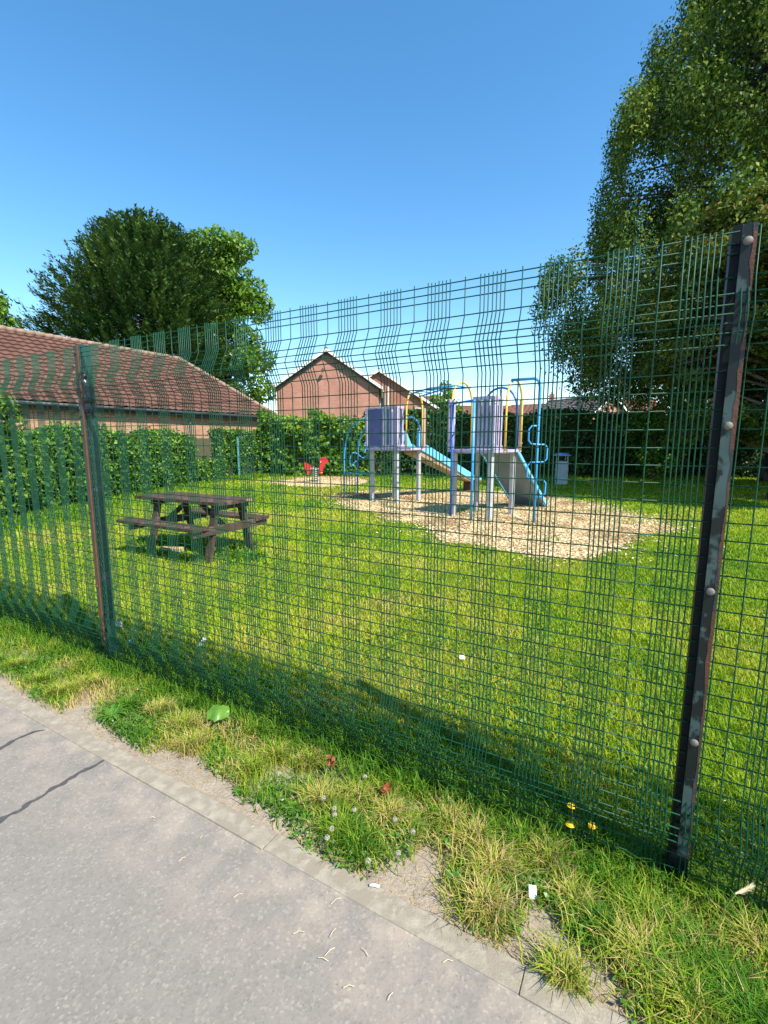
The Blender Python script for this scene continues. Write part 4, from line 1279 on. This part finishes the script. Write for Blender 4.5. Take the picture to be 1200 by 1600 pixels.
def hedge(name, pts, h, th, label, cat, mat, leaf_len, dens, hvar=.15, core=None, seed=0, bulge=.12, group=None):
    """a clipped or ivy-grown strip following pts; each leaf a card, over a dark twiggy core"""
    o = root(name, (*pts[0], 0), label, cat, group)
    co = MB()
    C = []; NN = []; vv = []
    for (xa, ya), (xb, yb) in zip(pts[:-1], pts[1:]):
        L = math.hypot(xb - xa, yb - ya); ux, uy = (xb - xa) / L, (yb - ya) / L; nx, ny = uy, -ux
        ns = max(2, int(L / .4))
        rows = []
        for i in range(ns + 1):
            s = L * i / ns
            hh = h - .28 + (vnoise(np.array([s + seed * 9]), np.array([1.]), .9, seed)[0] - .5) * 2 * hvar
            w = th / 2 - .12
            cx, cy = xa + ux * s, ya + uy * s
            rows.append([(cx + nx * w, cy + ny * w, -.02), (cx + nx * w, cy + ny * w, hh), (cx - nx * w, cy - ny * w, hh), (cx - nx * w, cy - ny * w, -.02)])
        vs = [p for r in rows for p in r]; fs = []
        for i in range(ns):
            for j in range(3):
                fs.append((i * 4 + j, i * 4 + j + 1, i * 4 + j + 5, i * 4 + j + 4))
        fs += [(0, 1, 2, 3), (ns * 4 + 3, ns * 4 + 2, ns * 4 + 1, ns * 4)]
        co.add(vs, fs)
        for face, area in (('f', L * h), ('b', L * h * .35), ('t', L * th * 1.3), ('e', th * h)):
            n = int(area * dens)
            s = rng.uniform(-.1, L + .1, n)
            if face == 'e': s = rng.choice([0, L], n) + rng.normal(0, .08, n)
            z = rng.uniform(0, 1, n) * h
            hs = h + (vnoise(s + seed * 9, np.ones(n), .9, seed) - .5) * 2 * hvar + (vnoise(s, np.ones(n) * 3, 4, seed) - .5) * .16
            z = z * hs / h
            bl = bulge * ((vnoise(s, z, 1.6, seed + 1) - .5) * 2 + (vnoise(s, z, 4.5, seed + 2) - .5))
            dep = rng.exponential(.06, n) * rng.choice([-1, 1, 1], n)
            if face in 'fb':
                sg = 1 if face == 'f' else -1
                off = sg * (th / 2 + bl - dep)
                nn = np.stack([np.full(n, nx * sg), np.full(n, ny * sg), np.full(n, .35)], 1)
            elif face == 't':
                off = rng.uniform(-1, 1, n) * th / 2; z = hs - rng.exponential(.07, n) + (rng.uniform(0, 1, n) < .08) * rng.uniform(0, .18, n)
                nn = np.stack([np.zeros(n), np.zeros(n), np.ones(n)], 1)
            else:
                off = rng.uniform(-1, 1, n) * th / 2; sg = np.where(s > L / 2, 1, -1)
                nn = np.stack([ux * sg, uy * sg, np.full(n, .2)], 1)
            C.append(np.stack([xa + ux * s + nx * off, ya + uy * s + ny * off, z], 1)); NN.append(nn)
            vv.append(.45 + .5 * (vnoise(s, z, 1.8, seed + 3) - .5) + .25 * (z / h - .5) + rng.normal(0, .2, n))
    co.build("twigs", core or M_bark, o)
    C = np.concatenate(C); NN = np.concatenate(NN); N = len(C)
    NN = unit(NN + rng.normal(0, .5, (N, 3)))
    D = unit(rng.normal(0, .6, (N, 3)) + np.array([0, 0, -.5]))
    vs, fs = leaf_cards(C, D, NN, leaf_len * rng.uniform(.6, 1.25, N), leaf_len * .75 * rng.uniform(.7, 1.2, N))
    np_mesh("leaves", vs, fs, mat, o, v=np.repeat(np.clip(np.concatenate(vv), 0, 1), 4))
    return o

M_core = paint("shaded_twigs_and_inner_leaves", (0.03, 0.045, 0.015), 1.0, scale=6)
# normals (uy,-ux) must face the lawn: walk so that the lawn is on the right-hand side
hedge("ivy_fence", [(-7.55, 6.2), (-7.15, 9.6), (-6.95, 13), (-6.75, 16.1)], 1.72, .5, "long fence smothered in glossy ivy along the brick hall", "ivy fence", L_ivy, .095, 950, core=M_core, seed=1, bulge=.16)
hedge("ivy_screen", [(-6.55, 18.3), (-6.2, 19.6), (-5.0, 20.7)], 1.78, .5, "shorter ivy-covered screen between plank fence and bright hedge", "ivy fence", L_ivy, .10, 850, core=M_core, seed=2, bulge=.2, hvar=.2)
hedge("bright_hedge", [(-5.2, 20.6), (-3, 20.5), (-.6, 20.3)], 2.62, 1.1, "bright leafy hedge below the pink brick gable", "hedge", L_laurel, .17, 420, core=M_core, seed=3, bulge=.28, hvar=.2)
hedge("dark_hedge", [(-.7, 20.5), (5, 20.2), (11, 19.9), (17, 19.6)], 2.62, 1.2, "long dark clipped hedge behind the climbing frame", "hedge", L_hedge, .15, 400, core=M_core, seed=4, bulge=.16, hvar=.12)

# plank fence between the two ivy stretches
pl = root("plank_fence", (-6.8, 16.2, 0), "weathered upright plank fence section between the ivy stretches", "fence")
for i in range(13):
    y = 16.25 + i * .155
    m = MB(); m.box((-6.80 + .02 * i * .5, y, .78 + random.uniform(-.02, .02)), (.02, .142, 1.60)); m.build("board", M_fencewood, pl)
m = MB(); m.beam((-6.86, 16.2, 1.3), (-6.68, 18.25, 1.3), .05, .08); m.beam((-6.86, 16.2, .4), (-6.68, 18.25, .4), .05, .08); m.build("rail", M_fencewood, pl)

for px, lab in ((374, "slim teal metal post in front of the ivy screen, right of two"), (354, "slim teal metal post in front of the ivy screen, left of two")):
    gx, gy = G(px, 746)
    m = MB(); m.beam((gx, gy, -.1), (gx, gy, 1.62), .07, .07, up=(1, 0, 0), chamfer=.006); m.box((gx, gy, 1.63), (.08, .08, .02))
    tag(m.build("metal_post", M_teal), lab, "post", "teal posts by the ivy screen")

# leafy shrub at the left edge
cl = []
rr = random.Random(4)
for i in range(26):
    z = rr.uniform(.3, 2.15); a = rr.uniform(0, 6.28); r = rr.uniform(.2, .75) * (1.0 - .35 * max(0, z - 1.4))
    cl.append(((-7.15 + r * math.cos(a), 8.15 + r * math.sin(a), z), (.38, .38, .42)))
clump_tree("leafy_shrub", (-7.15, 8.15, 0), "tall bright leafy shrub rising above the ivy at the left edge", "shrub", L_laurel, cl, .12, 2200, 1.8, .05, seed=3)

cl = []
for i in range(30):
    y = 16.2 + 2.0 * rr.random(); cl.append(((-6.55 + rr.uniform(-.15, .35), y, rr.uniform(.1, .72)), (.26, .26, .24)))
clump_tree("nettle_patch", (-6.5, 17.2, 0), "low leafy nettles growing against the plank fence", "weeds", L_ivy, cl, .11, 1500, .5, .02, seed=6)

# conifer
def conifer(base, h, rad, label, seed=5):
    o = root("conifer_tree", tuple(base), label, "conifer")
    m = MB(); tree_trunk(m, Vector(base), h * .93, .45); 
    bx, by = base[0], base[1]
    rs = np.random.default_rng(seed)
    C = []; D = []; N_ = []; vv = []
    nb = 3000
    z = rs.uniform(.06, 1.0, nb) ** .85
    zz = z * h
    q = np.abs((zz - .42 * h) / (.60 * h)); prof = np.clip(1 - q ** 3, 0, 1) ** .6
    az = rs.uniform(0, 2 * np.pi, nb)
    lump = .72 + .55 * vnoise(np.cos(az) * 2.2 + 5, np.sin(az) * 2.2 + zz * .45, 1.3, 3)
    rin = rs.uniform(.12, 1.0, nb) ** .42
    r = rad * prof * lump * rin
    tipup = .3 + .75 * (zz / h) ** 1.5
    for i in range(nb):
        out = np.array([math.cos(az[i]), math.sin(az[i]), 0.0])
        d = out + np.array([0, 0, tipup[i] + rs.normal(0, .15)]) + rs.normal(0, .12, 3); d /= np.linalg.norm(d)
        L = rs.uniform(1.0, 2.3)
        p0 = np.array([bx, by, base[2] + zz[i]]) + out * r[i] - d * L * .5
        n = 78
        s = rs.uniform(0, 1, n)
        sidev = np.cross(d, [0, 0, 1.0]); sidev /= max(1e-6, np.linalg.norm(sidev)); upv = np.cross(sidev, d)
        ww = .34 * (1 - s * .92)
        lat = rs.uniform(-1, 1, n) * ww
        C.append(p0 + d * (s * L)[:, None] + sidev * lat[:, None] + upv * rs.normal(0, .09, n)[:, None] - np.array([0, 0, 1.]) * (lat ** 2)[:, None] * .5)
        D.append(d + sidev * (np.sign(lat) * .7)[:, None] + rs.normal(0, .25, (n, 3)))
        N_.append(upv + rs.normal(0, .45, (n, 3)))
        vv.append(.35 + .3 * s + rs.normal(0, .13, n) + rs.normal(0, .16))
    for i in range(0, nb, 14):
        out = V(math.cos(az[i]), math.sin(az[i]), 0)
        m.tube([V(bx, by, zz[i] * .9), V(bx, by, zz[i]) + out * r[i] * .9], [.07, .02], 5)
    m.build("trunk", M_bark, o, smooth=True)
    C = np.concatenate(C); D = np.concatenate(D); N_ = np.concatenate(N_); n = len(C)
    vs, fs = leaf_cards(C, D, N_, rng.uniform(.14, .30, n), rng.uniform(.05, .09, n))
    np_mesh("crown", vs, fs, L_conifer, o, v=np.repeat(np.clip(np.concatenate(vv), 0, 1), 4))
conifer((-13.9, 29.0, 0), 13.3, 4.75, "huge dark green conifer towering behind the hall roof")

def crown_clumps(cx, cy, prof, n, cr, seed, zr=.8, inner=.25):
    """prof(z fraction) -> (z, radius)"""
    rr = random.Random(seed); out = []
    for i in range(n):
        z, r = prof(rr.random()); a = rr.uniform(0, 6.283); q = r * (1 - rr.random() ** 1.6 * (1 - inner))
        s = cr * rr.uniform(.7, 1.25)
        out.append(((cx + q * math.cos(a), cy + q * math.sin(a), z), (s, s, s * zr)))
    return out
# broadleaf (ash) to the right of the conifer
def ash_prof(f):
    z = 2.2 + 12.0 * f; q = abs((z - 8.2) / 6.6)
    return z, 2.7 * max(.05, 1 - q ** 2.6) ** .5
clump_tree("ash_tree", (-10.3, 31.5, 0), "lighter green loose broadleaf tree right of the conifer", "tree", L_ash, crown_clumps(-10.3, 31.5, ash_prof, 120, .85, 8), .3, 330, 10, .25, seed=8)
clump_tree("far_tree", (-31.8, 36, 0), "small green tree top above the hall roof at far left", "tree", L_ash, crown_clumps(-31.8, 36, lambda f: (6 + 7.8 * f, 3.6 * (1 - abs(f * 2 - .9) ** 2.4) ** .5 if abs(f * 2 - .9) < 1 else .3), 60, 1.1, 9), .35, 260, 9, .25, seed=9)
clump_tree("garden_tree", (5.6, 45, 0), "small pale green garden tree beside the brown roofed gable", "tree", L_ash, crown_clumps(5.6, 45, lambda f: (2.5 + 4.0 * f, 1.5 * (1 - (f * 2 - 1) ** 2) ** .5), 26, .7, 10), .3, 300, 4, .14, seed=10)

# birch, weeping
def birch_prof(f):
    z = 3.6 + 17.5 * f
    if z < 7.4: r = 6.4 + 3.0 * (z - 3.6) / 3.8
    elif z < 8.8: r = 9.4 - 2.3 * (z - 7.4) / 1.4
    elif z < 12: r = 7.1 + .1 * (z - 8.8) / 3.2
    else: r = 7.2 - .70 * (z - 12)
    return z, max(.4, r) * .93
bc = crown_clumps(14.2, 17.0, birch_prof, 1150, .52, 21, zr=1.9, inner=.55)
def lobed(c, r):
    """pull the crown into uneven drooping lobes with gaps between them"""
    dx, dy = c[0] - 14.2, c[1] - 17.0; a = math.atan2(dy, dx); q = math.hypot(dx, dy)
    nz = float(vnoise(np.array([math.cos(a) * 2.6 + 9]), np.array([math.sin(a) * 2.6 + c[2] * .42]), 1.0, 55)[0])
    k = .76 + .50 * nz
    gap = float(vnoise(np.array([math.cos(a) * 4 + 3]), np.array([math.sin(a) * 4 + c[2] * .7]), 1.0, 56)[0])
    return ((14.2 + dx * k, 17.0 + dy * k, c[2] - .06 * q), r), gap
bc = [lobed(c, r) for c, r in bc]
bc = [b for b, g_ in bc if not (g_ < .36 and random.random() < .85)]
clump_tree("weeping_birch", (14.2, 17.0, 0), "huge weeping birch filling the upper right behind the near post", "birch", L_birch, bc, .115, 1080, 17, .30, bark=M_birchbark, droop=1.1, strand=.28, seed=21, wid=.66, shell=.6)
# hanging twigs that carry the birch leaves
# maple in front of it
def maple_prof(f):
    z = 1.55 + 5.6 * f; q = abs((z - 4.0) / 3.3)
    return z, 3.25 * max(.05, 1 - q ** 2.4) ** .5
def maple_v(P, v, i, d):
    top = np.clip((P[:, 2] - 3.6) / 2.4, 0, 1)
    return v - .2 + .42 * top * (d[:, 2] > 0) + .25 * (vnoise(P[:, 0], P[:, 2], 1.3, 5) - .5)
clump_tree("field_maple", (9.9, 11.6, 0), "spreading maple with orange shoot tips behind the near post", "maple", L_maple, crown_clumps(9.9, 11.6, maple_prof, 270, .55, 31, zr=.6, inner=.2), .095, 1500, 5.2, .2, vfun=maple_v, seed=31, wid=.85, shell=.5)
# further trees closing the right side
clump_tree("hawthorn", (14.5, 14.0, 0), "dense dark hawthorn at the right end of the hedge", "tree", L_hedge, crown_clumps(14.5, 14.0, lambda f: (.8 + 4.0 * f, 2.3 * (1 - (f * 2 - 1) ** 4) ** .5), 90, .65, 41), .12, 900, 3.5, .16, seed=41)
clump_tree("elder_bush", (10.3, 18.0, 0), "leafy elder bush against the dark hedge behind the bin", "bush", L_ivy, crown_clumps(10.3, 18.0, lambda f: (.4 + 2.0 * f, 1.1 * (1 - (f * 2 - 1) ** 4) ** .5), 30, .45, 42), .13, 900, 1.6, .05, seed=42)

# ------------------------------------------------------------------ buildings
def roof_slope(eave0, along, up, r0e, r1e, r0t, r1t, depth, mat, name, parent, course=.33, wave=.30, amp=.017, step=.06):
    """tiled slope. eave0: origin on the eave line; s runs along, f up the slope.
    Between s = r0e..r1e at the eave and r0t..r1t at the ridge."""
    along = Vector(along).normalized(); up = Vector(up).normalized(); nrm = along.cross(up).normalized()
    if nrm.z < 0: nrm = -nrm
    nc = max(1, int(round(depth / course))); smin, smax = min(r0e, r0t), max(r1e, r1t)
    ss = np.arange(smin, smax + wave / 6, wave / 6)
    rows = []
    for c in range(nc):
        rows += [(c / nc, step), ((c + .98) / nc, 0.0)]
    vs = []; 
    for f, hgt in rows:
        lo = r0e + (r0t - r0e) * f; hi = r1e + (r1t - r1e) * f
        for s in ss:
            sc = min(max(s, lo), hi)
            p = Vector(eave0) + along * sc + up * (f * depth) + nrm * (hgt + amp * math.sin(2 * math.pi * s / wave))
            vs.append(p)
    n = len(ss); fs = []
    for r in range(len(rows) - 1):
        for i in range(n - 1):
            f = rows[r][0]; lo = r0e + (r0t - r0e) * f; hi = r1e + (r1t - r1e) * f
            if ss[i + 1] < lo - wave or ss[i] > hi + wave: continue
            fs.append((r * n + i, r * n + i + 1, (r + 1) * n + i + 1, (r + 1) * n + i))
    m = MB(); m.add(vs, fs)
    return m.build(name, mat, parent)

# the brick hall behind the ivy fence
hall = root("brick_hall", (-11.2, 15.2, 0), "low orange brick hall with a long brown tiled hipped roof", "hall")
HA = V(5.6, 9.5, 0).normalized(); HB = V(-HA.y, HA.x, 0)      # along the eave, and into the building
E0 = V(-11.2, 15.2, 2.72)
sE0, sE1, sR0, sR1, HW, RISE = -5.6, 11.2, .4, 8.9, 4.6, 2.95
ridge_off = HB * HW + V(0, 0, RISE)
upv = ridge_off.normalized(); dl = ridge_off.length
roof = roof_slope(E0, HA, upv, sE0, sE1, sR0, sR1, dl, M_tile, "roof", hall)
E1 = E0 + HB * (2 * HW)
upb = (HB * -HW + V(0, 0, RISE)).normalized()
roof_slope(E1, HA, upb, sE0, sE1, sR0, sR1, dl, M_tile, "back_roof", hall)
for (se, sr_, sg) in ((sE0, sR0, 1), (sE1, sR1, -1)):
    o = E0 + HA * se; run = (sr_ - se)
    uv = HA * run + V(0, 0, RISE); 
    roof_slope(o, HB, uv.normalized(), 0, 2 * HW, HW, HW, uv.length, M_tile, "hip_roof", hall)
rm = MB()
R0 = E0 + HA * sR0 + ridge_off; R1 = E0 + HA * sR1 + ridge_off
def ridge_tiles(a, b, n):
    for i in range(n):
        p = a.lerp(b, i / n); q = a.lerp(b, (i + 1.02) / n)
        rm.tube([p + V(0, 0, .03), q + V(0, 0, .045)], [.10, .115], 8)
ridge_tiles(R0, R1, 26); ridge_tiles(E0 + HA * sE1, R1, 16); ridge_tiles(E0 + HA * sE0, R0, 18); ridge_tiles(E1 + HA * sE1, R1, 14); ridge_tiles(E1 + HA * sE0, R0, 14)
rm.build("ridge_tiles", paint("weathered_ridge_tile", (.27, .185, .13), .9, scale=5), hall, smooth=True)
m = MB()
wi = .26
a = E0 + HA * (sE0 + wi) + HB * wi; b = E0 + HA * (sE1 - wi) + HB * wi; c = E1 + HA * (sE1 - wi) - HB * wi; d = E1 + HA * (sE0 + wi) - HB * wi
for p in (a, b, c, d): p.z = -.1
m.prism([a, b, c, d], (0, 0, 2.78)); m.build("wall", M_brick1, hall)
m = MB()
a = E0 + HA * (sE0 + .05); b = E0 + HA * (sE1 - .05)
m.beam(a - V(0, 0, .12) + HB * .03, b - V(0, 0, .12) + HB * .03, .03, .2); 
m.prism([a - V(0, 0, .2) + HB * .05, b - V(0, 0, .2) + HB * .05, b - V(0, 0, .2) + HB * .28, a - V(0, 0, .2) + HB * .28], (0, 0, .02))
m.build("fascia", M_fascia, hall)
m = MB(); m.tube([a - HB * .06 - V(0, 0, .06), b - HB * .06 - V(0, 0, .06)], .06, 8); m.build("gutter", M_gutter, hall, smooth=True)
m = MB(); q = E0 + HA * 6.0 + HB * .2; m.tube([at(q, 0), at(q, 2.5)], .04, 8); m.build("downpipe", M_gutter, hall, smooth=True)

def house(name, cx, cy, w, dep, eave, ridge, rz, wall, roofm, label, cat="house", over=.3, barge=True, wins=(), chimney=None, group=None):
    """gable-fronted house; local x across the gable, local y into depth; front gable at y=0"""
    o = root(name, (cx, cy, 0), label, cat, group, rz=rz, local=True)
    h = w / 2; wa = h - over; sl = (ridge - eave) / h
    m = MB(); m.prism([V(-wa, 0, -.1), V(wa, 0, -.1), V(wa, 0, eave + sl * over - .06), V(0, 0, ridge - .08), V(-wa, 0, eave + sl * over - .06)], (0, dep, 0)); wl_ = m.build("wall", wall, o)
    for s in (-1, 1):
        m = MB()
        L = math.hypot(h, ridge - eave); uvec = V(-s * h, 0, ridge - eave).normalized()
        roof_slope(V(s * h, -over, eave), V(0, 1, 0), uvec, 0, dep + 2 * over, 0, dep + 2 * over, L, roofm, "roof", o, course=.4, wave=.6, amp=.02)
        if barge:
            m = MB(); m.beam(V(s * h, -over - .02, eave - .06), V(0, -over - .02, ridge - .06), .04, .20); m.build("bargeboard", M_white, o)
        m = MB(); m.beam(V(s * (h - .02), -over, eave - .05), V(s * (h - .02), dep + over, eave - .05), .12, .14); m.build("gutter", M_white, o)
    m = MB(); m.tube([V(0, -over, ridge + .03), V(0, dep + over, ridge + .03)], .11, 8); m.build("ridge_tiles", roofm, o)
    for (x, z, ww, hh) in wins:
        m = MB()
        for a, b in (((x - ww / 2, z - hh / 2), (x - ww / 2, z + hh / 2)), ((x + ww / 2, z - hh / 2), (x + ww / 2, z + hh / 2)), ((x, z - hh / 2), (x, z + hh / 2))):
            m.beam(V(a[0], -.03, a[1]), V(b[0], -.03, b[1]), .07, .07, up=(0, 1, 0))
        for zz in (z - hh / 2, z + hh / 2):
            m.beam(V(x - ww / 2 - .03, -.035, zz), V(x + ww / 2 + .03, -.035, zz), .07, .07)
        wf = m.build("window", M_white, o)
        m = MB(); m.box((x, -.012, z), (ww, .02, hh)); m.build("pane", M_glass, wf)
    if chimney:
        x, y, zt = chimney
        m = MB(); m.box((x, y, zt - .7), (.6, .6, 1.4)); ck = m.build("chimney", wall, o)
        for k in (-.13, .13):
            m = MB(); m.lathe((x + k, y, zt), [(.1, 0), (.09, .25), (.11, .27)], 10); m.build("chimney_pot", M_redtile, ck)
    return o
h1 = house("gable_house", -4.12, 35, 8.0, 9, 5.32, 8.0, 0, M_brick2, M_tile2, "pink brick house with a plain gable and dark verge behind the bright hedge")
m = MB(); m.tube([(-.25, -.05, 6.55), (-.25, -.28, 6.6)], .02, 6); m.lathe((-.25, -.3, 6.45), [(.16, 0), (.14, .05), (.05, .2)], 10); m.build("wall_lamp", M_rustdark, h1)
m = MB(); 
for s in (-1, 1): m.beam(V(s * 3.7, -.16, 5.32), V(0, -.16, 7.82), .25, .03, up=(0, 1, 0))
m.build("verge_soffit", M_fascia, h1)
h2 = house("red_brick_house", -.44, 42, 10.4, 9, 4.35, 7.6, 0, M_brick3, M_tile2, "darker red brick house half hidden behind the pink gable", wins=((.1, 5.0, .8, 1.6), (3.5, 3.9, 1.0, .9)))
m = MB(); m.tube([(.78, -.06, 0), (.78, -.06, 6.2)], .06, 8); m.build("downpipe", M_white, h2)
house("distant_house", 14.6, 56, 9, 8, 4.2, 5.5, R(90), M_render, M_redtile, "low distant house with an orange roof seen through the right tower", barge=False, group="distant houses beyond the hedge")
house("distant_house", 25.5, 61, 8, 9, 4.6, 6.3, R(60), M_brick2, M_redtile, "distant orange roofed house with a brick chimney left of the lamp post", barge=False, chimney=(0, 4, 7.6), group="distant houses beyond the hedge")
house("distant_house", 23.2, 49, 6.6, 8, 4.0, 6.1, R(28), M_brick2, M_slate, "grey roofed house with a white bargeboard right of the lamp post", group="distant houses beyond the hedge")
house("distant_house", 33.5, 60, 9, 8, 4.2, 6.6, R(80), M_brick2, M_redtile, "brick house glimpsed under the birch beyond the hedge", chimney=(0, 3, 7.5), group="distant houses beyond the hedge")
house("distant_house", 6.3, 52, 6, 7, 4.3, 6.2, R(90), M_brick3, M_tile2, "brown roofed house just right of the red brick gable", barge=False, group="distant houses beyond the hedge")

lp = root("street_lamp", (20.2, 50, 0), "thin dark street lamp standing above the far rooftops", "street lamp")
m = MB(); m.tube([(20.2, 50, 0), (20.2, 50, 4), (20.2, 50, 6.7)], [.09, .07, .05], 8); m.build("pole", M_fascia, lp)
m = MB(); m.box((20.2, 49.85, 6.75), (.25, .6, .12), chamfer=.02); m.build("lamp_head", M_fascia, lp)
